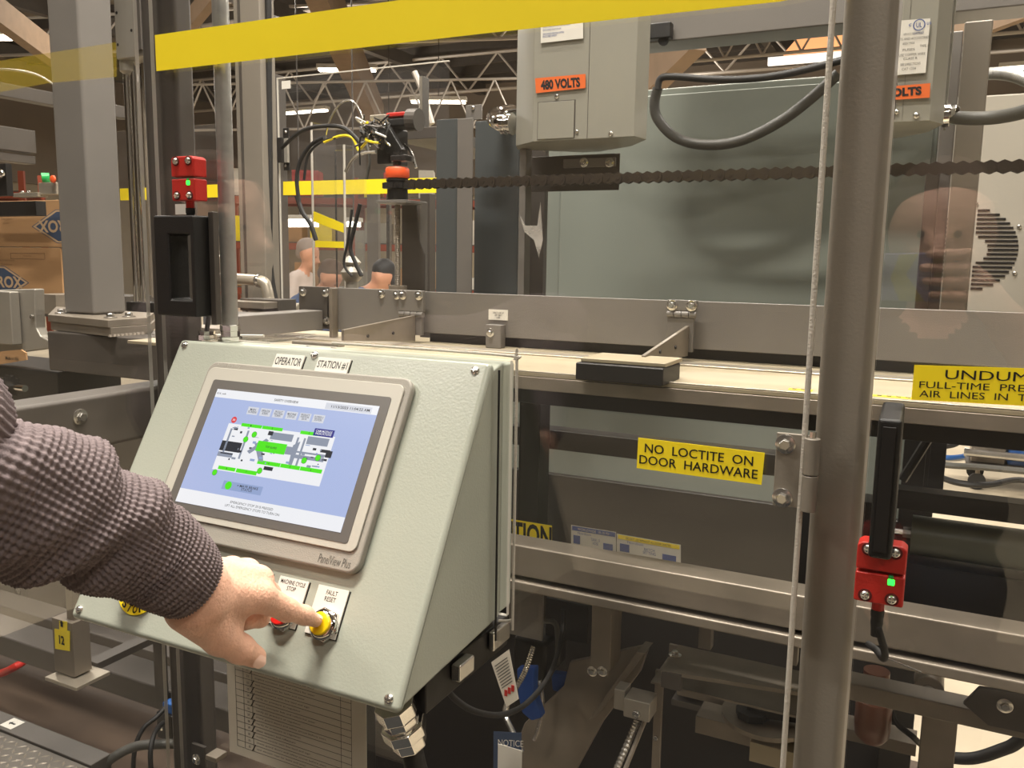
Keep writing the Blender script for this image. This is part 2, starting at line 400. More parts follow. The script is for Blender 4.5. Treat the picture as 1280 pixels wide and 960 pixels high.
# orange skylight bay
sk = thing('skylight', 'orange and white lit skylight bay high behind the door pane at top right', 'skylight', (-1.5, 17, 6.6))
MB().prism([(-2.95, 5.46), (-1.2, 5.46), (-1.2, 5.86), (-2.6, 5.86)], 1, 17, 17.1).build('orange_panel', 'roof_glow', sk)
MB().box(-2.9, -2.8, 17.02, 17.09, 5.87, ZC).box(-1.4, -1.3, 17.02, 17.09, 5.87, ZC).build('frame_bar', 'dark_paint', sk)
MB().box(-3.2, -1.2, 16.9, 17.0, 5.27, 5.41).build('white_panel', 'roof_white', sk)
# overhead lamps --------------------------------------------------------
def lamp(x, y, z, power, L, label, rot=0, vis=1):
    t = thing('ceiling_lamp', label, 'lamp', (x, y, z), 'overhead hall lamps'); t.rotation_euler.z = rot
    def P(mb, nm, m): mb.v = [v+Vector((x, y, z)) for v in mb.v]; return mb.build(nm, m, t)
    P(MB().box(-L/2, L/2, -.09, .09, .03, .1), 'housing', 'lamp_body')
    P(MB().cyl((-L/2+.03, -.04, 0), (L/2-.03, -.04, 0), .02, 8), 'tube', 'lamp_white'); P(MB().cyl((-L/2+.03, .04, 0), (L/2-.03, .04, 0), .02, 8), 'tube', 'lamp_white')
    P(MB().cyl((0, 0, .1), (0, 0, ZC-z), .01, 6), 'hanger', 'dark_paint')
    if power:
        ld = bpy.data.lights.new('lamp_light', 'AREA'); ld.shape = 'RECTANGLE'; ld.size = L; ld.size_y = .16; ld.energy = power; ld.color = (1, .93, .83)
        lo = bpy.data.objects.new('lamp_light', ld); COL.objects.link(lo); lo.parent = t; lo.location = (0, 0, -.03)
        lu = bpy.data.lights.new('added_uplight', 'AREA'); lu.shape = 'RECTANGLE'; lu.size = L; lu.size_y = .16; lu.energy = power*.38; lu.color = (1, .93, .83)  # upward fill added to each fixture to brighten the ceiling
        uo = bpy.data.objects.new('added_uplight', lu); COL.objects.link(uo); uo.parent = t; uo.location = (0, 0, .14); uo.rotation_euler.x = math.pi
PL = ['directly above the operator console', 'behind and left of the viewer', 'behind and right of the viewer', 'above the roller chain', 'straight above the guard front', 'above the tall column', 'over the left aisle behind the tall column',  # roller chain and guard front lamps are added, not hall fixtures
      'above the conveyor beyond the right post', 'above the grey cabinets', 'over the far left aisle', 'above the racks', 'at far right', 'well behind the viewer', 'over the racks at the far left corner', 'over the far wall behind the shields', 'over the far wall at right', 'by the far left wall']  # chain, guard front and far wall lamps are added for brightness
for (x, y, z, p, L), s in zip(LAMPS, PL): lamp(x, y, z, p, L, 'white twin tube ceiling lamp '+s)
def atz(x, y, z):
    d = _f*FPX + _r*(x-640) - _u*(y-480); return CAM + d*((z-EYE)/d.z)
for x, y, z, s in ((434, 88, 5.0, 'hanging left of the slanting timber beam'), (486, 151, 4.2, 'low above the far work area by the robot arm'), (548, 128, 4.6, 'behind the grey steel shields'),
                   (8, 48, 4.4, 'at the left edge of the picture'), (1240, 8, 4.6, 'at the top right corner')):
    p = atz(x, y, z); lamp(p.x, p.y, p.z, 0, 1.1 if x != 8 else .5, 'small bright white ceiling lamp '+s, .4)
# pallet racks far behind --------------------------------------------------
def rack(cx, cy, rot, label, short, n=3):
    t = thing('pallet_rack', label, 'rack', (0, 0, 0)); M = Matrix.Translation((cx, cy, 0)) @ Matrix.Rotation(rot, 4, 'Z')
    for i in range(n+1):
        for y in (0, .9):
            mb = MB(); mb.M = M; mb.box(i*2.5-.05, i*2.5+.05, y-.04, y+.04, 0, 3.1); mb.build('upright', 'rack_orange', t)
    for i in range(n):
        for z in (.9, 1.75, 2.6):
            for y in (0, .9):
                mb = MB(); mb.M = M; mb.box(i*2.5+.05, i*2.5+2.45, y-.03, y+.03, z, z+.12); mb.build('shelf_beam', 'rack_orange', t)
            mb = MB(); mb.M = M; mb.box(i*2.5+.05, i*2.5+2.45, -.03, .93, z+.121, z+.14); mb.build('shelf_deck', 'dark_paint', t)
    cn = {'white_label': 'white', 'cardboard': 'cardboard', 'lamp_body': 'pale', 'red_plastic': 'red', 'enclosure_grey': 'grey', 'yellow_tape': 'yellow'}
    cl = ['white_label', 'cardboard', 'lamp_body', 'cardboard', 'red_plastic', 'enclosure_grey', 'yellow_tape']
    for i in range(n):
        for z in (.9, 1.75, 2.6):
            x = i*2.5+.15; q_ = 0
            while x < i*2.5+2.0:
                w_ = random.uniform(.25, .5); h = random.uniform(.2, .55); m = random.choice(cl); q_ += 1
                mb = MB(); mb.M = M; mb.box(x, x+w_, .05, .6, z+.141, z+.141+h); o = mb.build('stored_box', m)
                tag(o, '%s %s box in the %s bay, %s shelf, of %s' % (['first', 'second', 'third', 'fourth', 'fifth', 'sixth'][q_-1], cn[m], ['left', 'next', 'right'][i], {.9: 'low', 1.75: 'middle', 2.6: 'high'}[z], short), 'box', 'boxes on the '+short); x += w_+random.uniform(.05, .4)
rack(-12.2, 12.2, .5, 'orange steel pallet rack seen through the tall clear guard', 'rack behind the clear chute', 3)
rack(-19.5, 7.6, .6, 'orange steel pallet rack further left behind the frame post', 'rack behind the frame post', 2)
rack(-5.2, 15.6, .5, 'orange steel pallet rack behind the steel shields', 'rack behind the steel shields', 1)
# ================================================================== the guard front
def pane(name, label, x0, x1, z0, z1, hole=None, m='acrylic', Y=.785, t=.006):
    mb = MB()
    def ring(y): return [(x0, y, z0), (x1, y, z0), (x1, y, z1), (x0, y, z1)]
    if hole is None: mb.box(x0, x1, Y, Y+t, z0, z1, 0); 
    else:
        a, b, c, d = hole
        H = lambda y: [(a, y, c), (b, y, c), (b, y, d), (a, y, d)]
        vs = ring(Y)+H(Y)+ring(Y+t)+H(Y+t); fs = []
        for i in range(4):
            j = (i+1) % 4; fs += [(i, j, 4+j, 4+i), (8+j, 8+i, 12+i, 12+j)]
        mb.add(vs, fs, 0)
        fs = []
        for i in range(4):
            j = (i+1) % 4; fs += [(j, i, 8+i, 8+j), (4+i, 4+j, 12+j, 12+i)]
        mb.add(vs, fs, 1)
    o = mb.build(name, [m, 'acrylic_edge']); o['label'] = label; o['category'] = 'panel'
    if hole is None:
        for p in o.data.polygons:
            if abs(p.normal.y) < .5: p.material_index = 1
    return o
PY = .785
xl0 = at(195, 230, PY).x; xr = at(1012, 460, PY).x
door = thing('door_pane', 'large clear plastic door pane with yellow tape across its top behind the console', 'panel', (xl0, PY, .5))
p = pane('clear_sheet', 'x', xl0, xr, .45, 2.4, hole=(-.80, -.392, 1.22, 1.498)); p.parent = door; p.location = -door.location
del p['label']; del p['category']
MB().cyl((xr, PY-.003, .45), (xr, PY-.003, 2.4), .0026, 8).build('edge_bead', 'acrylic_bead', door)
MB().tube([(-.62, PY-.002, 1.5035), (-.40, PY-.002, 1.5035), (-.3865, PY-.002, 1.499), (-.3835, PY-.002, 1.488), (-.3835, PY-.002, 1.23), (-.3855, PY-.002, 1.218), (-.40, PY-.002, 1.214)], .0016, 8, 5).build('cutout_edge', 'acrylic_bead', door, 0, True)
left_pane = pane('clear_guard', 'clear plastic guard pane left of the dark frame post', at(-260, 300, PY).x, at(176, 230, PY).x, .45, 2.4, m='acrylic_left')
xp0, xp1 = at(1022, 480, .797).x, at(1088, 480, .797).x
right_pane = pane('door_pane', 'clear plastic door pane right of the square post with a warning sticker', xp1+.004, .75, .45, 2.4)
def swing(o, ang=math.radians(4)):                      # the right door stands slightly ajar
    R = Matrix.Rotation(ang, 4, 'Z'); pv = Vector((xp1, PY, 0)); o.location = pv + R @ (Vector(o.location)-pv); o.rotation_euler.z = ang
swing(right_pane)
# frame posts
lx0, lx1 = at(182, 200, .795).x, at(224, 200, .795).x
lp = thing('frame_post', 'dark square guard frame post left of the console behind the black handle', 'post', (lx0, .795, 0)); bx('tube', 'dark_paint', lp, lx0, lx1, .795, .825, 0, 3.0, .006); bx('foot_plate', 'dark_paint', lp, lx0-.03, lx1+.03, .78, .89, 0, .012)
rp = thing('frame_post', 'brown grey square guard post right of centre carrying the door hinge', 'post', (xp0, .797, 0)); bx('tube', 'post_paint', rp, xp0, xp1, .797, .85, 0, 3.0, .009).modifiers['bevel'].segments = 4; bx('foot_plate', 'post_paint', rp, xp0-.03, xp1+.03, .78, .88, 0, .012)
# yellow tape on the door pane
def tape(name, label, pts, Y, m, thick=.0006):
    mb = MB(); a = [at(x, y, Y) for x, y in pts]
    mb.prism([(q.x, q.z) for q in a], 1, Y-thick, Y)
    return tag(mb.build(name, m), label, 'tape')
tt = tape('yellow_tape', 'wide yellow tape strip stuck slanting across the top of the door pane', [(194, 44), (196, 89), (600, 42.5), (975, 2), (1045, -12), (1045, -60), (700, -28), (480, 3)], PY-.001, 'yellow_tape')
tape('yellow_tape', 'see-through yellow strip on the left guard pane', [(-60, 86), (-60, 126), (60, 104), (146, 96), (145, 53), (0, 76)], PY-.001, 'yellow_thin')  # thin transparent yellow strip laid on the left pane
# stickers
def sticker(name, label, pts, Y, lines, m='yellow_vinyl', ink='ink', bold=.012, base_tilt=0):
    a = [at(x, y, Y) for x, y in pts]; t = thing(name, label, 'sticker', tuple(a[0]))
    MB().prism([(q.x, q.z) for q in a], 1, Y-.0005, Y).build('backing', m, t)
    xd = (a[1]-a[0]); W_ = xd.length; xd.normalize(); up = (a[0]-a[3]); H_ = up.length; up.normalize(); o = a[3]; mb = MB()
    for s, u, v, w_, h in lines: put_text(mb, s, o+xd*(u*W_)+up*(v*H_)+Vector((0, -.0008, 0)), xd, up, w_*W_, h*H_, bold=bold)
    mb.build('lettering', ink, t); return t
sticker('warning_sticker', 'yellow sticker reading NO LOCTITE ON DOOR HARDWARE on the clear door', [(798, 547), (956, 566), (952, 606), (796, 585)], PY-.001,
        [('NO  LOCTITE  ON', .49, .70, .86, .29), ('DOOR  HARDWARE', .49, .31, .94, .29)], bold=.008)
us = sticker('warning_sticker', 'yellow sticker reading UNDUMPED on the clear pane at the right edge', [(1143, 456.5), (1404, 466), (1404, 517), (1139, 500)], PY-.001,
        [('UNDUMPED', .475, .76, .62, .26), ('FULL-TIME  PRESSURIZED', .475, .45, .88, .19), ('AIR  LINES  IN  THIS  AREA', .475, .19, .87, .19)], bold=.0)
swing(us)
# hinge on the door pane
h = thing('door_hinge', 'brown grey weld-on door hinge bolted to the clear pane beside the post', 'hinge', tuple(at(985, 590, PY-.003)))
hx0, hx1, hz0, hz1 = span(968, 542, 1008, 634, PY-.004)
bx('leaf', 'post_paint', h, hx0, hx1+.004, PY-.004, PY-.0005, hz0, hz1)
bc = at(1013, 590, PY-.006); zt = at(1013, 546, PY).z; zb = at(1013, 637, PY).z; zm = (zt+zb)/2
for a, b in ((zt, zm+.0004), (zm-.0004, zb)): MB().cyl((bc.x, bc.y, a), (bc.x, bc.y, b), .0068, 20).build('knuckle', 'post_paint', h, .0008, False)
MB().cyl((bc.x, bc.y, zt), (bc.x, bc.y, zt+.006), .003, 8).build('pin', 'zinc', h)
bolt(h, at(982, 555, PY-.004), r=.0052); bolt(h, at(978, 622, PY-.004), r=.0052)
# D handle on the left post
hy = .752
hd = thing('pull_handle', 'black plastic pull handle with an oblong opening on the left post', 'handle', tuple(at(218, 395, hy)))
a = span(193, 269, 243, 395, hy); b = span(212, 293, 239, 375, hy)
mb = MB(); X0, X1, Z0, Z1 = a; x0, x1, z0, z1 = b; yb = .784; yf = hy
V = [(X0, yf, Z0), (X1, yf, Z0), (X1, yf, Z1), (X0, yf, Z1), (x0, yf, z0), (x1, yf, z0), (x1, yf, z1), (x0, yf, z1)]; V += [(v[0], yb, v[2]) for v in V]; fs = []
for i in range(4):
    j = (i+1) % 4; fs += [(i, j, 4+j, 4+i), (8+j, 8+i, 12+i, 12+j), (j, i, 8+i, 8+j), (4+i, 4+j, 12+j, 12+i)]
mb.add(V, fs); mb.build('grip', 'black_plastic', hd, .003)
bx('hinge_plate', 'dark_paint', hd, X1+.0005, X1+.009, .775, .784, Z0-.01, Z1+.005)
# bar handle on the right door
hd = thing('pull_handle', 'tall black plastic bar handle right of the square post above the red switch', 'handle', tuple(at(1105, 700, .75)))
X0, X1, Z0, Z1 = span(1091, 524, 1121, 700, .735)
MB().prism([(.735, Z0), (.735, Z1), (.784, Z1+.008), (.784, Z0-.008)], 0, X0, X1).build('grip', 'black_plastic', hd, .003)
bx('grip_inlay', 'black_metal', hd, X0+.004, X1-.004, .7335, .7352, Z0+.006, Z1-.006, .0004)
# red safety switches ------------------------------------------------------
mat('red_shaded', '#5a1512', .6)  # darkened red painting recess shade around the switch screws
def switch(label, px0, py0, px1, py1, Y, cable, n_):
    t = thing('safety_switch', label, 'switch', tuple(at((px0+px1)/2, py1, Y)))
    X0, X1, Z0, Z1 = span(px0, py0, px1, py1, Y); W_ = X1-X0; H = Z1-Z0; zm = Z0+H*.52; D = .020; xc = (X0+X1)/2
    for nm, a, b in (('actuator', zm+.0012, Z1), ('sensor', Z0, zm-.0012)):
        top = nm == 'actuator'; k = 1 if top else -1; hh = b-a
        mb = MB(); mb.prism([(X0, a), (X1, a), (X1, b-(.003 if top else 0)), (X1-.004, b), (X0+.004, b), (X0, b-(.003 if top else 0))], 1, Y, Y+D)
        o = mb.build(nm, 'red_plastic', t, .0016)
        for sx in (-1, 1):
            c = Vector((xc+sx*W_*.27, Y-.0002, (b if top else a)-k*hh*.24)); r = W_*.115
            MB().lathe(c+Vector((0, .0001, 0)), (0, -1, 0), [(0, r*1.25), (.0006, r*1.25)], 18).build('recess_shade', 'red_shaded', o)
            bolt(t, c-Vector((0, .0005, 0)), r=r*.8, style='pan')
    lm = MB(); put_text(lm, 'o o o o o', (xc-W_*.2, Y-.0003, zm-H*.1), XD, UP, W_*.3, H*.012); put_text(lm, 'SAFETY  SENSOR', (xc-W_*.15, Y-.0003, zm-H*.14), XD, UP, W_*.4, H*.018); 
    bx('status_light', 'green_led', t, xc+W_*.16, xc+W_*.30, Y-.001, Y+.004, zm-H*.17, zm-H*.07, .0008)
    bx('light_window', 'green_plastic', t, xc+W_*.17, xc+W_*.27, Y-.0006, Y+.004, zm-H*.06, zm-H*.02, .0004)
    c0 = Vector((xc, Y+D*.5, Z0)); MB().cyl(c0, c0-Vector((0, 0, .008)), W_*.13, 14).build('cable_collar', 'red_plastic', t)
    pts = [c0-Vector((0, 0, .006)), c0-Vector((0, 0, .02))]+[at(*q) for q in cable]
    mb = MB(); mb.tube(pts, .0032, 10, 8); mb.lathe(c0-Vector((0, 0, .008)), (0, 0, -1), [(0, .0055), (.006, .0055), (.007, .0048), (.012, .0052), (.018, .0044), (.024, .0042)], 14)
    mb.build('cable', 'rubber', t, 0, True); return t
switch('red safety switch with green light on the left frame post above the black handle', 214, 195, 243, 251, .757, [(243, 275, .775), (255, 287, .80), (268, 287, .83), (275, 292, .84), (263, 281, .86), (250, 283, .87)], 0)
switch('red safety switch with green light below the bar handle on the right door', 1069, 680, 1132, 756, .757, [(1099, 790, .765), (1106, 815, .775), (1104, 823, .785), (1095, 812, .80), (1085, 805, .81)], 1)
st = thing('zip_tie', 'thin clear zip tie end sticking out below the right red switch cable', 'tie', tuple(at(1106, 820, .775)))
MB().tube([at(1110, 823, .776), at(1130, 831, .774), at(1152, 840, .772)], .0007, 6).build('strap', 'zinc', st)
bx('paper_tag', 'white_label', None, at(261, 290, .83).x, at(270, 290, .83).x, .829, .8295, at(265, 305, .83).z, at(265, 288, .83).z, 0); o = bpy.data.objects['paper_tag']
tag(o, 'white paper tag tied to the black cable beside the left red switch', 'tag')
tag(pbox('paper_tag', 'white_label', None, 219, 255, 235, 268, .783, .0012, 0), 'small white label under the left red switch on the frame post', 'label')
# lower left bracket by the frame post
br = thing('strut_bracket', 'small steel bracket with bolt at the foot of the left frame post', 'bracket', tuple(at(245, 950, .79)))
pbox('plate', 'dark_paint', br, 240, 932, 256, 975, .789, .005); pbox('arm', 'mill_steel', br, 257, 946, 270, 952, .768, .02); bolt(br, at(246, 949, .789), r=.0045)
# ================================================================== operator console
TR = Vector((-.395, .75, 1.5)); CW, CH = .430, .338
ED = Vector((0, -.5, -.8660254)); NN = Vector((0, -.8660254, .5)); UPP = -ED
def PT(u, v, n=0): return TR + Vector((-u, 0, 0)) + ED*v + NN*n
def PM(n=0):                                            # matrix: local x = right, y = up the slope, z = out of the face
    M = Matrix.Identity(4); M.col[0][:3] = XD; M.col[1][:3] = UPP; M.col[2][:3] = NN; M.col[3][:3] = PT(0, 0, n); return M
con = thing('operator_console', 'pale green sloped operator console with a touch screen and push buttons', 'console', (-.61, .72, 1.2))
def lidbox(nm, m, u0, u1, v0, v1, n0, n1, bev=.001, seg=2):
    mb = MB(); mb.M = PM(); mb.box(-u0, -u1, -v0, -v1, n0, n1); return mb.build(nm, m, con, bev, seg=seg)
lidbox('front_panel', 'console_paint', 0, CW, 0, CH, -.012, 0, .006, 4)
# body under the lid: profile in (y, z), pushed along x
q0, q1 = PT(0, .004, -.0125), PT(0, CH-.004, -.0125)
zb = 1.5-.8660254*CH+.004
MB().prism([(q0.y, q0.z), (q1.y, q1.z), (.783, 1.5-.8660254*CH+.012), (.783, 1.496)], 0, -.399, -.395-CW+.004).build('side_body', 'console_paint', con, .003)
bx('rear_box', 'console_paint', con, -.4, -.395-CW+.02, .7835, .812, 1.222, 1.494, .003)
MB().tube([(-.3945, .765, 1.49), (-.3945, .765, 1.2)], .0012, 6, 1).build('gasket', 'rubber', con)
# touch screen terminal
def rr(x0, x1, y0, y1, r, n=6):
    out = []
    for cx, cy, a in ((x1-r, y1-r, 0), (x0+r, y1-r, 90), (x0+r, y0+r, 180), (x1-r, y0+r, 270)):
        for i in range(n+1): t = math.radians(a+90*i/n); out.append((cx+r*math.cos(t), cy+r*math.sin(t)))
    return out
def slab(pts, z0, z1, n=0): mb = MB(); mb.M = PM(n); mb.prism(pts, 2, z0, z1); return mb
term = slab(rr(-.357, -.077, -.231, -.029, .012), 0.0005, .010).build('terminal_bezel', 'bezel_grey', con, .0025, seg=3)
slab(rr(-.3515, -.0835, -.2115, -.0375, .008), .0102, .0125).build('inner_frame', 'bezel_inner', term, .0008)
slab(rr(-.338, -.0945, -.2045, -.0525, .003), .0127, .0131).build('glass_border', 'bezel_dark', term)
SX0, SX1, SY0, SY1 = -.3268, -.1055, -.1955, -.0635       # the lit picture
scr = slab([(SX0, SY0), (SX1, SY0), (SX1, SY1), (SX0, SY1)], .0132, .0134).build('screen', 'ui_blue', term)
UM = ['ui_white', 'ui_green', 'ui_grey', 'ui_dark', 'ui_red', 'ui_navy', 'ui_button', 'ui_panel', 'ink']
ui = MB(); ui.M = PM(); SW, SH = SX1-SX0, SY1-SY0; lay = [.01345]
def R_(s0, t0, s1, t1, m, z=0):
    zz = .01345+z*.00006; a, b, c, d = SX0+s0*SW, SX0+s1*SW, SY1-t0*SH, SY1-t1*SH
    ui.add([(a, d, zz), (b, d, zz), (b, c, zz), (a, c, zz)], [(0, 1, 2, 3)], m)
def PO(pts, m, z=0):
    zz = .01345+z*.00006; ui.add([(SX0+s*SW, SY1-t*SH, zz) for s, t in pts], [list(range(len(pts)))[::-1]], m)
def CI(s, t, r, m, z=3):
    zz = .01345+z*.00006; ui.add([(SX0+s*SW+r*math.cos(i*math.pi/8), SY1-t*SH+r*math.sin(i*math.pi/8), zz) for i in range(16)], [list(range(16))], m)
def TX(s_, s, t, w_, h, m=8, z=5, bold=.01):
    put_text(ui, s_, (SX0+s*SW, SY1-t*SH, .01345+z*.00006), XD, (0, 1, 0), w_*SW, h*SH, m, bold)
R_(0, 0, 1, .075, 0); R_(0, .885, 1, 1, 0); R_(.155, .288, .812, .69, 0)
R_(.70, .018, .965, .07, 6, 1); TX('11/13/2023 11:04:22 AM', .845, .044, .22, .022); TX('SAFETY OVERVIEW', .462, .043, .15, .022); TX('E10_safe', .04, .04, .06, .018)
TX('EMERGENCY STOP 30 IS PRESSED', .47, .925, .26, .02, bold=0); TX('LIFT ALL EMERGENCY STOPS TO TURN ON', .48, .957, .33, .02, bold=0)
for i, s in enumerate(['MAIN\nSCREEN', 'OPERATOR\nSCREEN', 'PRODUCT\nSELECTION\nSCREEN', 'MACHINE\nSTATUS', 'PRODUCT\nPOSITION\nDATA', 'OUTFEED 2\nSTATION']):
    a = .243+i*.0815; R_(a, .125, a+.068, .192, 6, 1); TX(s, a+.034, .158, .052, .04 if s.count('\n') == 1 else .05, bold=.006)
for a, b in ((.238, .368), (.372, .498), (.607, .712)): R_(a, .272, b, .30, 1, 2)
for a, b in ((.415, .555), (.557, .672), (.674, .80)): R_(a, .558+.0*a, b, .59, 1, 2)
R_(.19, .652, .30, .682, 1, 2); R_(.306, .652, .435, .685, 1, 2); R_(.378, .40, .556, .487, 1, 4); TX('TOP GUARD', .467, .443, .07, .018, z=6)
R_(.155, .44, .285, .525, 3, 2); R_(.155, .535, .25, .575, 2, 2); R_(.17, .54, .25, .55, 3, 3); R_(.44, .315, .575, .375, 2, 3); R_(.66, .31, .785, .375, 2, 3); R_(.42, .31, .45, .345, 3, 4)
R_(.556, .415, .61, .48, 2, 3); R_(.465, .60, .52, .63, 3, 3); R_(.755, .40, .81, .425, 3, 3); R_(.79, .405, .825, .46, 3, 4); R_(.62, .44, .79, .455, 2, 3); R_(.62, .47, .79, .50, 2, 3)
for a, b in ((.18, .42), (.18, .60), (.29, .45), (.64, .44), (.60, .47)): R_(a, .33, a+.012, .56, 2, 2)
PO([(.33, .50), (.35, .52), (.44, .39), (.42, .375)], 2, 3); PO([(.36, .43), (.42, .57), (.45, .57), (.40, .40)], 2, 2); PO([(.59, .40), (.60, .56), (.62, .56), (.625, .36)], 2, 2)
for k in range(46):
    a = random.choice([(.17, .33, .30, .6), (.30, .50, .33, .58), (.58, .80, .38, .55)]); s = random.uniform(a[0], a[1]); t = random.uniform(a[2], a[3]); w_ = random.uniform(.004, .03); hh = random.uniform(.004, .02)
    R_(s, t, s+w_, t+hh, random.choice([2, 2, 3, 7]), 3)
for s, t in ((.339, .356), (.297, .406), (.682, .508), (.754, .472), (.18, .714), (.447, .643)): CI(s, t, .0035, 8, 4); CI(s, t, .0032, 1, 5)
CI(.181, .255, .0038, 4, 4); TX('30', .181, .255, .016, .018, 0, 6)
R_(.684, .238, .80, .299, 5, 5); TX('CAM MODULE\nINDICATIONS', .742, .268, .095, .04, 0, 7)
R_(.255, .765, .50, .835, 7, 1); CI(.292, .80, .0045, 1, 3); TX('= MAYR BRAKE\nSTATUS', .41, .80, .13, .045, z=4)
for i, (s, t) in enumerate([(.30, .286), (.435, .286), (.66, .286), (.485, .574), (.615, .574), (.737, .574), (.245, .667), (.37, .668)]): TX(str([1, 2, 3, 4, 5, 6, 8, 7][i]), s, t, .006, .016, z=6)
ui.build('screen_graphics', UM, scr)
def ptext(s, u, v, w_, h, n, m, parent, nm='lettering', bold=.0):
    mb = MB(); mb.M = PM(); put_text(mb, s, (-u, -v, n), XD, (0, 1, 0), w_, h, None, bold); return mb.build(nm, m, parent)
ptext('PanelView Plus', .1045, .2225, .038, .0085, .0103, 'grey_ink', term)
ptext('Allen-Bradley', .327, .0335, .036, .005, .0103, 'bezel_inner', term)
# engraved plates
def plate(nm, u0, u1, v0, v1, lines, hole=None):
    pl = slab([(-u1, -v1), (-u0, -v1), (-u0, -v0), (-u1, -v0)], .0004, .0022).build(nm, 'white_label', con, .0004)
    slab([(-u1+.0002, -v1-.0008), (-u0+.0012, -v1-.0008), (-u0+.0012, -v0-.0004), (-u1+.0002, -v0-.0004)], .0001, .0004).build('plate_edge', 'label_edge', pl)
    for s, u, v, w_, h in lines: ptext(s, u, v, w_, h, .0024, 'ink', pl, bold=.006)
    return pl
plate('name_plate', .231, .272, .0105, .0275, [('OPERATOR', .2515, .019, .037, .0095)])
plate('name_plate', .168, .212, .0105, .0275, [('STATION #1', .190, .019, .040, .0095)])
plate('legend_plate', .132, .168, .246, .292, [('MACHINE CYCLE', .150, .2505, .030, .0042), ('STOP', .150, .2562, .011, .0042)])
plate('legend_plate', .084, .120, .246, .292, [('FAULT', .102, .2515, .013, .0045), ('RESET', .102, .2575, .013, .0045)])
plate('legend_plate', .178, .214, .246, .292, [])
def button(u, v, m, cap_h):
    c = PT(u, v, .0024); mb = MB()
    mb.lathe(c, NN, [(0, .0165), (.003, .0165), (.0036, .0158)], 6); b = mb.build('button', 'chrome', con, .0006)
    MB().lathe(PT(u, v, .0061), NN, [(0, .0145), (.002, .0145), (.003, .0135), (.004, .0118)], 32).build('collar', 'chrome', b, 0, True)
    MB().lathe(PT(u, v, .0102), NN, [(0, .0108), (cap_h-.0035, .0108), (cap_h-.0028, .0100)], 32).build('cap', m, b, 0, True)
button(.0985, .2810, 'yellow_button', .006); button(.1470, .2810, 'red_button', .006)
# yellow stop disc and its mushroom button (under the cuff)
es = slab([(-.342+.030*math.cos(i*math.pi/20), -.289+.030*math.sin(i*math.pi/20)) for i in range(40)], .0004, .002).build('stop_disc', 'yellow_vinyl', con, .0003)
mb = MB(); mb.M = PM()
for i, ch in enumerate('STOP'):
    t = math.radians(-90+(i-1.5)*20); d = Vector((math.cos(t), math.sin(t), 0)); put_text(mb, ch, (-.342+d.x*.0238, -.289+d.y*.0238, .0022), (-d.y, d.x, 0), -d, .0066, .0085, None, .03)
mb.build('lettering', 'ink', es)
eb = MB().lathe(PT(.342, .289, .002), NN, [(0, .012), (.012, .012), (.013, .017), (.019, .0185), (.023, .016), (.025, .009)], 24).build('stop_button', 'red_button', con, 0, True)
for u, v in ((.016, .011), (.2200, .008), (.418, .0085), (.012, .328), (.418, .328)): bolt(con, PT(u, v, 0), NN, .0042, 'pan')
# conduit rising from the console and its fittings
cx = at(288, 415, .80); co = thing('conduit', 'galvanised conduit rising from the top of the operator console', 'pipe', (cx.x, .800, 1.5))
MB().cyl((cx.x, .800, 1.508), (cx.x, .800, 4.6), .0098, 20).build('pipe', 'galvanised', co, 0, True)
MB().lathe((cx.x, .800, 1.4945), (0, 0, 1), [(0, .014), (.006, .014), (.0065, .0115), (.013, .0115), (.0135, .0125), (.02, .0125), (.021, .0105)], 8).build('compression_nut', 'chrome', co)
kx = at(266, 418, .81); cg = thing('cable_gland', 'chrome cable gland on the console top left of the conduit', 'fitting', (kx.x, .8, 1.4945))
MB().lathe((kx.x, .8, 1.4945), (0, 0, 1), [(0, .012), (.006, .012), (.0065, .01), (.011, .0105), (.012, .007)], 10).build('nut', 'chrome', cg)
MB().tube([(kx.x, .8, 1.505), (kx.x+.002, .803, 1.53), at(258, 388, .84), at(250, 372, .95), at(246, 365, 1.1)], .003, 8).build('cable', 'rubber', cg)
# checklist paper hanging below the console
pp = [at(283, 838, .70), at(452, 880, .70), at(470, 985, .71), at(288, 985, .71)]
pa = thing('paper_checklist', 'printed paper checklist with pen ticks hanging below the console', 'paper', tuple(pp[3]))
c0, c1 = at(281, 790, .72), at(445, 790, .72); PW = .212; px0 = at(284, 870, .742).x
mb = MB(); zt, ztb = 1.24, .98; PYY = .743
mb.box(px0, px0+PW, PYY, PYY+.0005, ztb, zt); mb.build('sheet', 'paper', pa)
g = MB(); yy = PYY-.0003
def hl(x0, x1, z, t=.0004): g.box(x0, x1, yy, yy+.0001, z-t/2, z+t/2)
def vl(x, z0, z1, t=.0004): g.box(x-t/2, x+t/2, yy, yy+.0001, z0, z1)
rows = np.arange(zt-.01, ztb+.005, -.0085); X = [px0+.014, px0+.027, px0+.041, px0+.176, px0+.191]
for i, z in enumerate(rows): hl(X[0], X[-1], z)
for x in X: vl(x, rows[-1], rows[0])
for i, z in enumerate(rows[:-1]):
    put_text(g, str(5+i), (px0+.034, yy, z-.0042), XD, UP, .0035, .0026)
    s = random.choice(['check guard doors and safety circuit before start', 'inspect conveyor belt and rollers for wear', 'verify air pressure at regulator', 'clean sensors and reflectors',
                       'confirm counts with line lead and sign', 'test vacuum cups for leaks and wear', 'log fault codes and reset', 'grease chain and check tension'])
    put_text(g, s, (px0+.046+len(s)*.0011, yy, z-.0042), XD, UP, len(s)*.0022, .0026)
    if i % 5 not in (1,): a = Vector((px0+.0385, yy-.0001, z-.0085)); g.cyl(a, a+Vector((.0055, 0, .009)), .0005, 5)
g.build('printing', 'ink', pa)
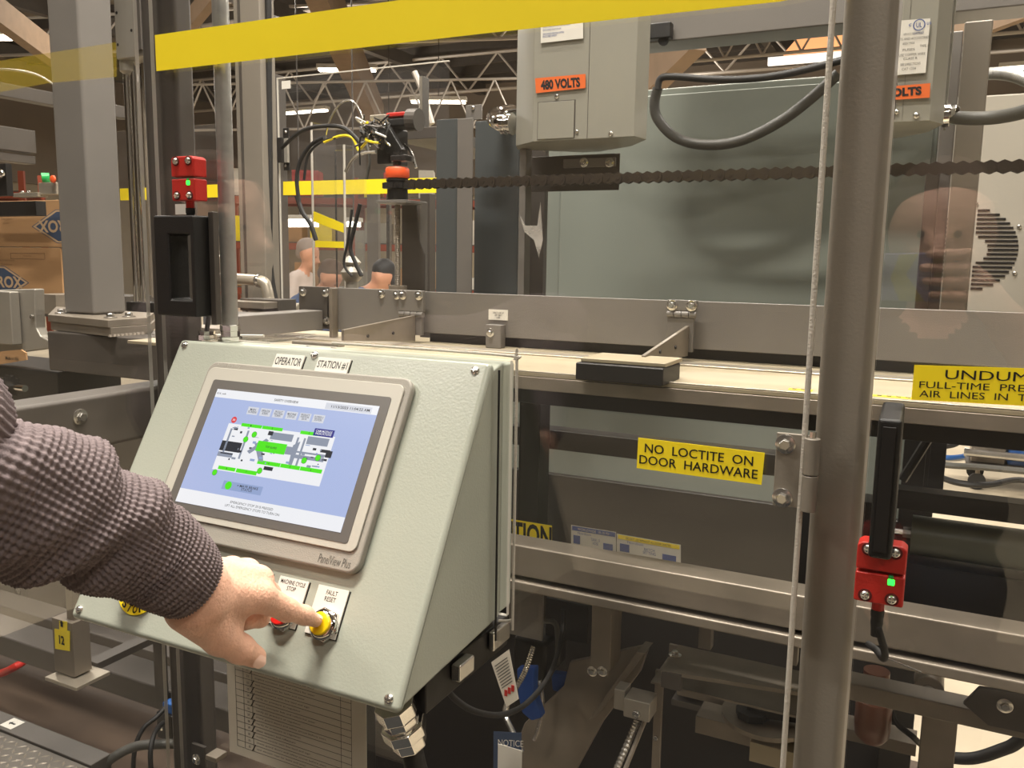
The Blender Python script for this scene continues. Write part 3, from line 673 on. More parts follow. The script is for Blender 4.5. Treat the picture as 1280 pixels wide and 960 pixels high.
# ================================================================== the machine behind the guard
TZ = 1.435                                              # conveyor top
XE = 1.1
ct = thing('conveyor_table', 'long steel conveyor bed running behind the clear door', 'conveyor', (0, 1.3, TZ-.03))
tx0 = at(300, 432, 1.45).x
bx('bed_plate', 'belt_top', ct, tx0, XE, 1.15, 1.55, TZ-.006, TZ, .001)
bx('edge_bar', 'mill_steel', ct, tx0+.3, XE, 1.148, 1.156, TZ-.026, TZ-.0065, .001)
bx('back_strip', 'bright_steel', ct, tx0, XE, 1.36, 1.40, TZ+.0005, TZ+.003, .001)
bx('front_lip', 'bright_steel', ct, tx0+.3, XE, 1.15, 1.157, TZ+.0003, TZ+.002, .0005)
bx('under_channel', 'black_metal', ct, tx0+.3, XE, 1.165, 1.22, TZ-.050, TZ-.027, .001)
def tp(x, z): return
for k, (a, b) in enumerate(((985, 1015), (1080, 1143))):
    q = at(a, 491, 1.16); q2 = at(b, 497, 1.16)
    o = bx('caution_strip', 'yellow_vinyl', ct, q.x, q2.x, 1.158, 1.172, TZ+.0031, TZ+.0035, 0)
    mb = MB(); n = int((q2.x-q.x)/.011)
    for i in range(n): mb.box(q.x+.004+i*.011, q.x+.010+i*.011, 1.162, 1.169, TZ+.0036, TZ+.0038)
    mb.build('lettering', 'ink', o)
# guard plates
gp = thing('guard_plate', 'long brown grey steel guard plate standing behind the conveyor bed', 'plate', (0, 1.45, TZ))
gx0 = at(529, 400, 1.45).x; gz0 = at(700, 426, 1.45).z; gz1 = at(700, 370.5, 1.45).z
bx('plate', 'steel_paint', gp, gx0, XE, 1.45, 1.458, gz0, gz1, .001)
bx('under_plate_shade', 'black_metal', gp, gx0, XE, 1.475, 1.48, TZ+.0005, gz0+.01, 0)  # black strip stands in for the shadow under the plate
bx('foot_block', 'steel_paint', gp, *span(607, 406, 626, 427, 1.43)[:2], 1.43, 1.4495, TZ+.0005, at(616, 406, 1.43).z, .001); bolt(gp, at(613, 416, 1.43), r=.0048)
lb = bx('label', 'white_label', gp, *span(611, 387, 635, 400, 1.4495)[:2], 1.4485, 1.4498, at(623, 400, 1.45).z, at(623, 387, 1.45).z, 0)
mb = MB(); c = at(623, 391, 1.448)
for i, s in enumerate(('DIRECT LOAD AT', 'ARM INLET', 'LINE')): put_text(mb, s, c-Vector((0, 0, i*.0045)), XD, UP, .0016*len(s)+.001, .0032)
mb.build('lettering', 'ink', lb)
g2 = thing('guard_plate', 'short steel guard plate with bolted end bracket behind the console top', 'plate', (at(450, 400, 1.44).x, 1.44, TZ))
a = at(377, 360, 1.44); 
bx('plate', 'steel_paint', g2, at(384, 380, 1.44).x, gx0-.0005, 1.44, 1.448, gz0-.004, gz1+.002, .001)
bx('end_bracket', 'dark_paint', g2, at(376, 380, 1.436).x, at(411, 380, 1.436).x, 1.43, 1.4395, at(400, 408, 1.43).z, gz1+.003, .001)
bx('bracket_edge', 'mill_steel', g2, at(411, 380, 1.42).x, at(415, 380, 1.42).x, 1.42, 1.4395, TZ+.001, gz1+.001, .001)
for q in ((379, 365), (407, 366), (408, 401)): bolt(g2, at(q[0], q[1], 1.43), r=.0052)
for q in ((477, 367), (496, 369), (505, 369), (523, 369)): bolt(g2, at(q[0], q[1], 1.44), r=.0052)
# swing arms hinged to the plates
def arm(xp, label, hx, ytop, yend, y0, zend, zb_end, pad):
    X = at(xp, 405, 1.43).x; z_t = at(xp, ytop, 1.43).z
    t = thing('swing_arm', label, 'arm', (X, 1.43, TZ), 'hinged swing arms')
    MB().prism([(1.4285, z_t), (1.4285, z_t-.052), (y0, zb_end), (y0, zend)], 0, X-.006, X).build('gusset', 'mill_steel', t, .001)
    hx0, hx1 = hx
    x0, x1 = at(hx0, 385, 1.43).x, at(hx1, 385, 1.43).x; zh = at((hx0+hx1)/2, 393, 1.43).z
    bx('upper_leaf', 'steel_paint', t, x0, x1, 1.442-.013, 1.438, zh+.006, gz1+.002, .001)
    bx('lower_leaf', 'steel_paint', t, x0, x1-.004, 1.4295, 1.4385, gz0-.004, zh-.006, .001)
    n = 4
    for i in range(n):
        u0 = x0+(x1-x0)*i/n; u1 = x0+(x1-x0)*(i+1)/n
        MB().cyl((u0+.0006, 1.431, zh), (u1-.0006, 1.431, zh), .0058, 14).build('knuckle', 'steel_paint', t)
    for s in (.17, .83): bolt(t, (x0+(x1-x0)*s, 1.429, gz1-.007), r=.0055)
    for f in (.35, .7):
        c = Vector((X, 1.43+(y0-1.43)*f, z_t-.03)); MB().cyl(c-Vector((0, 0, 0)), c+Vector((.002, 0, 0)), .003, 10).build('hole_plug', 'black_metal', t)
    if pad:
        x0, x1 = at(719, 466, 1.12).x, at(829, 466, 1.12).x
        bx('pad', 'black_plastic', t, x0, x1, 1.12, 1.205, at(775, 479, 1.12).z, at(775, 457, 1.12).z, .002)
        bx('pad_cap', 'belt_top', t, x0+.004, x1, 1.13, 1.215, at(775, 457, 1.12).z+.0005, at(775, 457, 1.12).z+.006, .001)
    else:
        c = Vector((X-.03, y0, zb_end)); bx('foot', 'mill_steel', t, X-.10, X+.002, y0-.02, y0, TZ+.012, TZ+.018, .001)
        for dx in (-.07, -.015): MB().cyl((X+dx, y0-.01, TZ+.0005), (X+dx, y0-.01, TZ+.012), .005, 10).build('spacer', 'zinc', t)
arm(862, 'tapered swing arm ending in a black pad on the conveyor bed', (834, 871), 407, 0, 1.19, at(803, 444, 1.19).z, at(803, 453, 1.19).z, True)
arm(520, 'tapered swing arm hinged behind the top of the console', (499, 529), 394, 0, 1.20, at(425, 412, 1.20).z, at(427, 426, 1.20).z, False)
# front rails
def rail(label, Y, x0, x1, z0, z1, d, m='mill_steel', name='frame_rail', g=None):
    o = bx(name, m, None, x0, x1, Y, Y+d, z0, z1, .003); return tag(o, label, 'rail', g)
rz1, rz0 = at(634, 679, 1.15).z, at(634, 717, 1.15).z
rail('bright edged square steel rail crossing below the NO LOCTITE sticker', 1.15, -.95, XE, rz0, rz1, .05)
rail('lower flat steel bar running just under the main frame rail', 1.145, -.95, XE, at(634, 736, 1.145).z, at(634, 724, 1.145).z, .06)
tag(bx('rail_gap_shade', 'dark_paint', None, -.95, XE, 1.165, 1.185, at(634, 724, 1.145).z+.0005, rz0-.0005, 0), 'dark strip painting the gap shadow between the main rail and the lower bar', 'rail')  # dark colour stands in for shadow in the gap between the bars
# machine legs under the rails
zl = at(634, 736, 1.145).z
for x, yy in ((-.93, 1.15), (-.93, 1.95), (.72, 1.15), (-.04, 1.80)):
    bx('leg', 'black_metal', ct, x, x+.06, yy+.001, yy+.06, 0, (zl if yy < 1.5 else TZ-.03)-.0005, .002)
# dark interior
pbox('cross_bar', 'black_metal', ct, 636, 552, 1000, 577, 1.62, .05)
a_ = span(648, 488, 674, 660, 1.50); bx('upright', 'black_metal', ct, a_[0], a_[1], 1.5, 1.55, 0, TZ-.0065, .002)
bc_ = thing('base_cabinet', 'dark machine base cabinet below the conveyor bed', 'cabinet', (-.6, 1.9, .7))
X0, X1, Z0, Z1 = span(600, 500, 1078, 610, 1.9); X1 = -.02
bx('green_panel', 'cabinet_green', bc_, X0, X1, 1.9, 1.92, Z0-.03, TZ-.04, .002)
bx('black_panel', 'black_metal', bc_, X0-.6, X1, 1.88, 1.9, .02, Z0+.0, .002)
for k in range(5):
    x = X0+.1+k*(X1-X0-.2)/4; bolt(bc_, (x, 1.9, TZ-.06), r=.006)
sg = sticker('caution_sign', 'black and yellow sign showing partly above the rail beside the console', [(634, 648), (690, 657), (690, 690), (634, 682)], 1.24, [('CAUTION', .2, .55, 1.6, .8)], bold=.03)
def info(label, pts, head, m, hm, body):
    t = sticker('info_label', label, pts, 1.24, body, 'white_label', 'blue_ink', 0)
    a = [at(x, y, 1.2385) for x, y in pts]; xd = a[1]-a[0]; dn = a[3]-a[0]
    mb = MB(); q = [a[0]+xd*.02+dn*.03, a[0]+xd*.98+dn*.03, a[0]+xd*.98+dn*.2, a[0]+xd*.02+dn*.2]; mb.prism([(p.x, p.z) for p in q], 1, 1.2386, 1.239); mb.build('header_band', hm, t)
    for f in ((.05, .2, .38, .7), (.72, .93, .5, .75)):
        mb = MB(); q = [a[0]+xd*f[0]+dn*f[2], a[0]+xd*f[1]+dn*f[2], a[0]+xd*f[1]+dn*f[3], a[0]+xd*f[0]+dn*f[3]]; mb.prism([(p.x, p.z) for p in q], 1, 1.2384, 1.239); mb.build('emblem', 'blue_ink', t)
    mb = MB(); put_text(mb, head, a[0]+xd*.5+dn*.115+Vector((0, -.0006, 0)), xd.normalized(), UP, xd.length*.7, dn.length*.09); mb.build('heading', 'white_label' if hm == 'blue_ink' else 'ink', t)
info('white instruction label with a blue header peeking above the rail', [(714, 656), (770, 665), (770, 697), (714, 688)], 'WORLDWIDE  10-15 PSI', '', 'blue_ink', [('Nordson', .3, .73, .3, .08), ('TANK 15\nHOSE', .55, .5, .2, .25)])
info('white instruction label with a yellow header peeking above the rail', [(771, 667), (851, 681), (851, 710), (771, 697)], 'DO NOT USE WITHOUT ALL DOOR SAFETIES', '', 'yellow_vinyl', [('Nordson', .3, .73, .25, .1), ('BATCH\nSETTING', .52, .5, .2, .25)])
# small stuff seen beyond the right post
rl = thing('roller', 'grey conveyor roller below the conveyor right of the bar handle', 'roller', tuple(at(1210, 672, 1.45)))
p = at(1139, 668, 1.45); MB().cyl((p.x, 1.45, p.z), (.9, 1.45, p.z), .031, 24).build('barrel', 'cabinet_green', rl, 0, True)
MB().cyl((p.x-.012, 1.45, p.z), (p.x, 1.45, p.z), .012, 12).build('bearing', 'zinc', rl); MB().cyl((p.x-.06, 1.45, p.z), (p.x-.012, 1.45, p.z), .006, 8).build('axle', 'zinc', rl)
bx('end_block', 'black_metal', rl, p.x-.075, p.x-.03, 1.42, 1.48, p.z-.1, p.z+.05, .002)
tag(bx('cross_bar', 'black_metal', None, p.x-.03, XE, 1.42, 1.46, *sorted((at(1130, 637, 1.42).z, at(1130, 613, 1.42).z)), .002), 'black cross bar above the grey roller at right', 'bar')
tag(bx('cross_bar', 'black_metal', None, p.x-.03, XE, 1.41, 1.46, *sorted((at(1180, 760, 1.42).z, at(1180, 708, 1.42).z)), .002), 'deep black cross bar under the grey roller at right', 'bar')
tag(pbox('slotted_plate', 'black_metal', None, 1162, 541, 1182, 612, 1.66, .006), 'black slotted plate hanging right of the bar handle', 'plate')
tag(pbox('machine_post', 'black_metal', None, 1128, 532, 1156, 640, 1.7, .05), 'black post behind the bar handle', 'post')
ds = MB(); ds.cyl(at(1128, 600, 1.6), at(1172, 530, 1.6), .008, 8); tag(ds.build('diagonal_strut', 'black_metal'), 'black diagonal strut right of the bar handle', 'bar')
# hose cart on the far floor
def atz_(x, y, z):
    d = _f*FPX + _r*(x-640) - _u*(y-480); return CAM + d*((z-EYE)/d.z)
c = atz_(1262, 598, .12); hc = thing('hose_cart', 'blue pump on a low steel cart standing on the far floor at right', 'cart', (c.x, c.y, 0))
bx('deck', 'dark_paint', hc, c.x-.28, c.x+.5, c.y, c.y+.5, .16, .19, .005); bx('pump', 'blue_metal', hc, c.x-.02, c.x+.4, c.y+.1, c.y+.4, .1905, .52, .02); bx('control_box', 'mill_steel', hc, c.x-.25, c.x-.03, c.y+.1, c.y+.4, .1905, .42, .01)
MB().cyl((c.x-.3, c.y+.05, .27), (c.x+.4, c.y+.05, .27), .03, 10).build('pipe', 'zinc', hc); MB().cyl((c.x+.1, c.y+.2, .521), (c.x+.1, c.y+.2, .62), .05, 12).build('pressure_cap', 'zinc', hc)
for dx in (-.2, .4):
    for dy in (.06, .44): MB().cyl((c.x+dx, c.y+dy, .1), (c.x+dx, c.y+dy, .16), .015, 8).build('caster_fork', 'mill_steel', hc); MB().cyl((c.x+dx, c.y+dy-.02, .06), (c.x+dx, c.y+dy+.02, .06), .06, 16).build('wheel', 'rubber', hc)
for k, (m, q) in enumerate((('blue_metal', ((1150, 566), (1185, 572), (1215, 568), (1240, 560), (1262, 556))), ('rubber', ((1160, 590), (1195, 603), (1235, 606), (1275, 600), (1330, 612))), ('grey_hose', ((1155, 578), (1190, 582), (1225, 584), (1290, 590))), ('rubber', ((1150, 560), (1190, 556), (1210, 545), (1240, 548), (1300, 552))))):
    o = MB().tube([atz_(x, y, .03+.12*k) for x, y in q], .022, 8).build('hose', m, None, 0, True)
    tag(o, ['blue hose running to the cart on the far floor at right', 'black hose lying in front of the cart on the far floor', 'grey hose lying beside the cart on the far floor', 'black hose arching behind the cart on the far floor'][k], 'hose')
# lower right structure
tag(bx('angle_bar', 'mill_steel', None, at(1056, 860, 1.3).x, XE, 1.3, 1.345, at(1056, 874, 1.3).z, at(1056, 853, 1.3).z, .002), 'horizontal steel bar low behind the right post', 'bar')
tag(pbox('steel_upright', 'mill_steel', None, 1140, 884, 1184, 1200, 1.36, .05), 'steel leg standing below the low bar at right', 'leg')
hp = thing('hanger_plate', 'dark steel plate with one bolt on the low bar at the right edge', 'plate', tuple(at(1250, 900, 1.29)))
a = [at(x, y, 1.29) for x, y in ((1204, 878), (1224, 858), (1330, 872), (1330, 925), (1235, 905))]
MB().prism([(q.x, q.z) for q in a], 1, 1.285, 1.294).build('plate', 'dark_paint', hp, .001); bolt(hp, at(1256, 882, 1.285), r=.006)
mat('cup_brown', '#6b4433', .35)
cu_ = thing('cylinder_cup', 'rusty brown bottle shaped cylinder below the right red switch', 'cylinder', tuple(at(1088, 930, 1.42)))
q = at(1089, 925, 1.42); MB().lathe((q.x, 1.42, q.z), (0, 0, 1), [(0, .018), (.01, .026), (.03, .028), (.07, .028), (.075, .02), (.12, .02)], 20).build('body', 'cup_brown', cu_, 0, True)
cw = thing('caster_roller', 'dull steel roller half hidden above the low bar at right', 'roller', tuple(at(1160, 860, 1.4)))
q = at(1161, 863, 1.42); MB().cyl(q, q+Vector((0, .05, 0)), .022, 22).build('wheel', 'mill_steel', cw, .002)
MB().cyl(q-Vector((0, .004, 0)), q, .01, 12).build('hub', 'zinc', cw)
o = MB().tube([at(1180, 946, 1.5), at(1215, 948, 1.5), at(1250, 938, 1.5), at(1275, 925, 1.5), at(1320, 880, 1.5)], .010, 10).build('hose', 'rubber', None, 0, True); tag(o, 'black hose curving across the pale floor at bottom right', 'hose')
o = MB().tube([at(1112, 884, 1.42), at(1122, 905, 1.42), at(1140, 920, 1.42), at(1150, 930, 1.45)], .005, 8).build('hose', 'rubber', None, 0, True); tag(o, 'short black hose beside the rusty cylinder', 'hose')
# lower middle mechanism (between console and right post)
mp = thing('hanging_post', 'steel channel post bolted below the rail right of the cables', 'post', tuple(at(750, 845, 1.22)))
z0 = at(745, 847, 1.2).z; bx('front_flange', 'mill_steel', mp, at(736, 800, 1.2).x, at(758, 800, 1.2).x, 1.21, 1.218, z0, zl-.001, .001); bx('side_flange', 'mill_steel', mp, at(757, 800, 1.2).x, at(761, 800, 1.2).x, 1.21, 1.26, z0+.01, zl-.001, .001)
for x in (740.5, 753): bolt(mp, at(x, 839, 1.21), r=.005)
gs = thing('gusset_plate', 'large grey steel side plate slanting down at bottom centre', 'plate', tuple(at(700, 960, 1.3)))
a = [at(x, y, 1.30) for x, y in ((712, 828), (812, 806), (800, 840), (752, 905), (700, 1000), (620, 1000), (655, 905), (704, 858))]
MB().prism([(q.x, q.z) for q in a], 1, 1.30, 1.312).build('plate', 'mill_steel', gs, .002)
a = [at(x, y, 1.27) for x, y in ((740, 895), (750, 890), (810, 812), (800, 810))]; MB().prism([(q.x, q.z) for q in a], 1, 1.255, 1.2995).build('rib', 'mill_steel', gs, .001)
cb = thing('clamp_block', 'steel clamp block with socket bolt at the top of the threaded rod', 'block', tuple(at(795, 900, 1.2)))
pbox('block', 'cast_alu', cb, 779, 876, 812, 900, 1.2, .04, .002); pbox('small_block', 'cast_alu', cb, 767, 862, 781, 888, 1.21, .03, .002)
bolt(cb, at(796, 892, 1.2), r=.006, style='cap'); 
tr_ = thing('threaded_rod', 'threaded rod slanting down from the clamp block at bottom centre', 'rod', tuple(at(770, 960, 1.2)))
MB().tube([at(797, 901, 1.22), at(768, 968, 1.17), at(758, 990, 1.15)], .005, 10, 30, rib=.25).build('thread', 'zinc', tr_)
MB().cyl(at(806, 901, 1.22), at(778, 970, 1.17), .0035, 8).build('guide_rod', 'mill_steel', tr_)
ub = thing('upright_bracket', 'tall flat steel bracket right of the clamp block', 'bracket', tuple(at(821, 920, 1.3)))
pbox('flat', 'mill_steel', ub, 816, 838, 826, 985, 1.30, .008)
for q in ((829, 845), (822, 885), (808, 922)): bolt(ub, at(q[0]+12, q[1], 1.299) if q[0] == 808 else at(q[0]-6, q[1], 1.299), r=.004, style='cap')
lg = thing('angle_ledge', 'long steel angle ledge below the lower bar right of centre', 'ledge', tuple(at(920, 840, 1.35)))
a0, a1 = at(836, 812, 1.35).x, at(1040, 850, 1.35).x; zt_ = at(836, 805, 1.35).z; zb_ = at(836, 820, 1.35).z
bx('upright_leg', 'mill_steel', lg, a0, a1, 1.35, 1.356, zb_, zt_, .001); bx('flat_leg', 'mill_steel', lg, a0, a1, 1.25, 1.349, zb_-.004, zb_, .001)
pbox('hanger', 'mill_steel', lg, 873, 779, 889, 812, 1.357, .02); pbox('hanger', 'mill_steel', lg, 985, 800, 997, 832, 1.357, .02)
pl_ = thing('taper_plate', 'thin tapered steel plate under the angle ledge', 'plate', tuple(at(900, 850, 1.25)))
z = at(826, 838, 1.2).z
MB().prism([(at(826, 838, 1.2).x, 1.20), (at(1000, 860, 1.2).x+.02, 1.235), (at(1000, 860, 1.2).x+.02, 1.30), (at(826, 838, 1.2).x, 1.30)], 2, z-.006, z).build('plate', 'mill_steel', pl_)
pbox('front_block', 'dark_paint', pl_, 826, 842, 851, 862, 1.2, .02); bolt(pl_, (at(841, 832, 1.25).x, 1.26, z), (0, 0, 1), r=.006)
kn = thing('star_knob', 'black star knob on a plate low beside the right post', 'knob', tuple(at(940, 900, 1.4)))
q = at(941, 888, 1.4); MB().lathe((q.x, 1.4, q.z-.01), (0, 0, 1), [(0, .028), (.012, .028), (.014, .012), (.026, .012), (.03, .008)], 8).build('grip', 'black_plastic', kn); MB().cyl((q.x, 1.4, q.z+.02), (q.x, 1.4, q.z+.034), .005, 8).build('stud', 'zinc', kn)
MB().prism([(q.x, 1.385), (q.x+.07, 1.40), (q.x+.07, 1.415), (q.x, 1.415)], 2, q.z-.004, q.z+.008).build('lever', 'black_plastic', kn)
MB().cyl((q.x+.02, 1.42, q.z-.02), (q.x+.02, 1.42, q.z-.012), .075, 28).build('disc', 'mill_steel', kn)
for i, (x0, y0, x1, y1, Y, m, s) in enumerate(((845, 884, 1010, 892, 1.5, 'mill_steel', 'upper'), (838, 898, 1010, 906, 1.5, 'dark_paint', 'second'), (868, 916, 1010, 938, 1.42, 'mill_steel', 'third'), (936, 940, 1010, 965, 1.36, 'belt_top', 'lowest'))):
    tag(pbox('floor_bar', m, None, x0, y0, x1+30, y1, Y, .06), '%s of the flat bars low down left of the right post' % s, 'bar')
tag(pbox('floor_bar', 'mill_steel', None, 1050, 920, 1146, 935, 1.45, .05), 'flat steel bar low between the right post and the steel leg', 'bar')
# cables, gloves, tags beside the console
pbk = tag(pbox('junction_plate', 'steel_paint', None, 636, 737, 678, 797, 1.2, .006), 'plain steel plate hanging under the rail beside the console', 'plate')
tag(pbox('valve_block', 'black_metal', None, 682, 752, 735, 800, 1.35, .08), 'black valve block in the shade under the rail', 'block')
tag(pbox('motor', 'black_plastic', None, 640, 800, 682, 850, 1.32, .1, .008), 'black motor housing below the steel plate', 'motor')
o = MB().tube([at(704, 762, 1.25), at(703, 790, 1.24), at(690, 838, 1.18), at(662, 876, 1.08), at(630, 893, 1.0), at(596, 890, .92), at(570, 875, .86), at(555, 856, .81)], .0042, 10).build('cable', 'rubber', None, 0, True); tag(o, 'thick black cable looping from the console back up to the rail', 'cable')
o = MB().tube([at(667, 808, 1.22), at(655, 842, 1.2), at(637, 873, 1.17), at(632, 893, 1.15), at(641, 915, 1.15), at(652, 940, 1.15)], .0042, 10, 26, rib=.22).build('braided_hose', 'zinc', None, 0, False); tag(o, 'ribbed steel hose hanging down left of the blue cloth', 'hose')
o = MB().tube([at(674, 850, 1.28), at(678, 872, 1.28), at(676, 898, 1.28), at(668, 925, 1.28)], .0035, 8, 26, rib=.22).build('braided_hose', 'zinc', None, 0, False); tag(o, 'thin ribbed steel hose right of the blue cloth', 'hose')
o = MB().tube([at(681, 776, 1.3), at(696, 783, 1.3), at(697, 830, 1.3)], .005, 8).build('cable', 'grey_hose', None, 0, True); tag(o, 'short grey cable bent beside the black valve block', 'cable')
def cloth(label, pts, Y, m='blue_cloth'):
    a = [at(x, y, Y) for x, y in pts]; o = MB().prism([(q.x, q.z) for q in a], 1, Y, Y+.02).build('work_glove', m, None, .004); tag(o, label, 'glove')
cloth('blue work glove hanging left under the black motor', [(645, 836), (668, 836), (667, 868), (677, 898), (664, 902), (652, 892), (647, 870)], 1.22)
cloth('blue work glove hanging further right in the shade', [(688, 842), (708, 845), (707, 868), (690, 864)], 1.32)
ta = thing('info_tag', 'white printed tag hanging tilted beside the console bottom', 'tag', tuple(at(632, 850, 1.1)))
a = [at(x, y, 1.1) for x, y in ((614, 828), (636, 812), (648, 874), (633, 884))]; MB().prism([(q.x, q.z) for q in a], 1, 1.1, 1.1015).build('card', 'paper', ta)
mb = MB()
for i in range(9):
    p0 = a[0].lerp(a[3], .12+i*.06); p1 = a[1].lerp(a[2], .12+i*.06); d = Vector((0, -.0006, 0)); u = Vector((0, 0, .0008)); q0 = p0.lerp(p1, .12); q1 = p0.lerp(p1, .86); mb.add([q0+d-u, q1+d-u, q1+d+u, q0+d+u], [(0, 1, 2, 3)])
mb.build('printing', 'ink', ta)
mb = MB(); p0 = a[0].lerp(a[3], .7); p1 = a[1].lerp(a[2], .7)
for f in (.2, .45, .7): q = p0.lerp(p1, f); mb.box(q.x, q.x+.005, 1.0992, 1.0998, q.z-.006, q.z+.004)
mb.build('pictogram', 'red_plastic', ta)
sticker('notice_tag', 'blue and white notice tag hanging at the bottom below the ribbed hose', [(617, 914), (652, 916), (652, 985), (617, 980)], 1.14, [('NOTICE', .62, .80, .9, .12)], 'logo_blue', 'white_label', .0)
tag(pbox('notice_card', 'white_label', None, 622, 934, 652, 985, 1.1385, .0008, 0), 'white lower half of the notice tag', 'tag')
# console support arm and large gland below the console
sa = thing('strut_channel', 'black strut channel carrying the console from behind', 'bracket', (-.45, .9, 1.17))
bx('channel', 'black_metal', sa, -.452, -.412, .655, .83, 1.165, 1.2015, .002); bx('clamp', 'zinc', sa, -.4115, -.40, .70, .73, 1.18, 1.198, .002); bx('end_plate', 'zinc', sa, -.4115, -.404, .78, .82, 1.178, 1.2, .002)
gl = thing('cable_gland', 'large chrome cable gland under the right bottom corner of the console', 'fitting', (-.452, .69, 1.16))
q = Vector((-.432, .63, 1.185)); d = Vector((.15, .35, -1)).normalized()
MB().lathe(q, d, [(0, .02), (.014, .02), (.016, .0175), (.024, .0175), (.026, .022), (.038, .022), (.04, .018), (.052, .0175), (.056, .014)], 8).build('nut', 'chrome', gl, .001)
MB().tube([q+d*.05, q+d*.12, q+d*.2+Vector((0, .1, -.02)), q+d*.5+Vector((.0, .25, -.1))], .011, 12).build('cable', 'rubber', gl, 0, True)
tag(bx('added_floor_sheet', 'rubber', None, -3.4, 1.6, -2.4, .45, .001, .012, .002), 'black rubber mat added out of view before the console to dim reflections', 'floor shade')  # unseen dark mat added to keep bright floor out of pane reflections
tag(bx('added_floor_sheet', 'shaded_floor', None, -5, .12, .9, 2.9, .001, .012, 0), 'dark floor sheet standing in for shade under the machine', 'floor shade')  # dark sheet paints the shaded floor under the machine
# ================================================================== upper machine: chain, screw, shields, cabinets
CY = 1.55; cz = at(900, 219, CY).z; c0 = at(497, 231, CY).x
ch = thing('roller_chain', 'long dark roller chain running level in front of the cabinets', 'chain', (c0, CY, cz))
pit = .019; n = int((XE-c0)/pit); meshes = []
for kind in (0, 1):
    mb = MB(); e = .0052 if kind else .0035
    for s in (-1, 1):
        y = s*e
        pts = []
        for i in range(7): t = math.radians(90+30*i); pts.append((.0085*math.cos(t)*.95, .0108*math.sin(t)))
        for i in range(7): t = math.radians(-90+30*i); pts.append((pit+.0085*math.cos(t)*.95, .0108*math.sin(t)))
        pts.insert(7, (pit/2, -.0068)); pts.append((pit/2, .0068))
        mb.prism(pts, 1, y-.0008, y+.0008)
    for x in (0, pit): mb.cyl((x, -e-.0015, 0), (x, e+.0015, 0), .0032 if kind else .0058, 8)
    o = mb.build('link', ['black_metal', 'dark_paint'][kind]); meshes.append(o.data); bpy.data.objects.remove(o)
MATS['chain_steel'] = mat('chain_steel', '#4a433c', .35, .6)
for m_ in meshes: m_.materials[0] = MATS['chain_steel']
for i in range(n):
    o = bpy.data.objects.new('chain_link', meshes[i % 2]); COL.objects.link(o); o.parent = ch; o.location = (i*pit, 0, 0)
sp = thing('screw_drive', 'black sprocket and threaded lifting screw with an orange collar left of the shields', 'drive', (at(497, 360, CY).x, CY, gz1))
sx = at(497, 300, CY).x; Zf = lambda y: at(497, y, CY).z
mb = MB(); N_ = 14; pts = []
for i in range(N_*2): t = math.pi*i/N_; r = .032 if i % 2 else .026; pts.append((sx+r*math.cos(t), CY+r*math.sin(t)))
mb.prism(pts, 2, Zf(236), Zf(229)); mb.build('sprocket', 'black_metal', sp)
MB().cyl((sx, CY, Zf(250)), (sx, CY, Zf(237)), .022, 18).build('hub', 'black_metal', sp); MB().lathe((sx, CY, Zf(228.5)), (0, 0, 1), [(0, .022), (.004, .024), (.006, .024), (.01, .02)], 18).build('lock_ring', 'black_metal', sp)
MB().lathe((sx, CY, Zf(223)), (0, 0, 1), [(0, .024), (.003, .0255), (.018, .0255), (.022, .023)], 28).build('orange_collar', 'orange_plastic', sp, 0, True)
MB().cyl((sx, CY, Zf(207)), (sx, CY, Zf(190)), .009, 12).build('shaft', 'black_metal', sp); pbox('cap_block', 'black_metal', sp, 488, 194, 507, 201, CY-.012, .024)
mb = MB(); mb.tube([(sx, CY, Zf(357)), (sx, CY, Zf(256))], .0055, 12, 1); 
z = Zf(356)
while z < Zf(257): mb.lathe((sx, CY, z), (0, 0, 1), [(0, .0055), (.0013, .0068), (.0026, .0055)], 12); z += .003
mb.build('screw', 'mill_steel', sp); MB().cyl((sx, CY, gz1-.03), (sx, CY, Zf(357)), .02, 18).build('lower_bearing', 'mill_steel', sp)
bx('bearing_plate', 'steel_paint', sp, sx-.035, sx+.04, CY-.03, CY+.04, Zf(255), Zf(251), .001)
mb = MB(); a, b = at(503, 300, CY+.04).x, at(524, 300, CY+.04).x; mb.box(a, b, CY+.045, CY+.075, gz1-.04, Zf(250)); mb.build('back_post', 'steel_paint', sp, .002)
a = [at(x, y, CY+.043) for x, y in ((503, 252), (520, 252), (524, 300), (531, 318), (531, 365), (503, 365))]; MB().prism([(q.x, q.z) for q in a], 1, CY+.041, CY+.0445).build('gusset', 'dark_paint', sp)
sh = thing('steel_shield', 'folded dark steel shield standing left of the first disconnect box', 'shield', tuple(at(570, 370, 1.75)))
for i, (x0, x1, y0, m) in enumerate(((545, 571, 149, 'cabinet_dark'), (571, 590, 148, 'steel_paint'))):
    MATS.setdefault('cabinet_dark', mat('cabinet_dark', '#55595a', .3, .2) if 'cabinet_dark' not in MATS else None)
    pbox('leaf', m, sh, x0, y0, x1, 385, 1.75-.01*i, .004)
pbox('ear', 'steel_paint', sh, 582, 131, 602, 150, 1.76, .004); bolt(sh, at(591, 135, 1.759), r=.004, style='pan')
tag(pbox('rear_shield', 'cabinet_dark', None, 593, 150, 647, 385, 1.85, .02), 'dark smooth steel panel between the folded shield and the grey strip', 'panel')
tag(pbox('support_strip', 'steel_paint', None, 648, 186, 656, 385, 1.7, .03), 'narrow grey upright strip under the first disconnect box', 'post')
tag(pbox('rear_shield', 'dark_paint', None, 657, 186, 680, 385, 1.9, .02), 'dark upright panel right of the narrow grey strip', 'panel')
fl = [at(x, y, 1.69) for x, y in ((650, 268), (657, 282), (672, 282), (676, 252), (679, 300), (674, 322), (668, 300), (656, 290))]
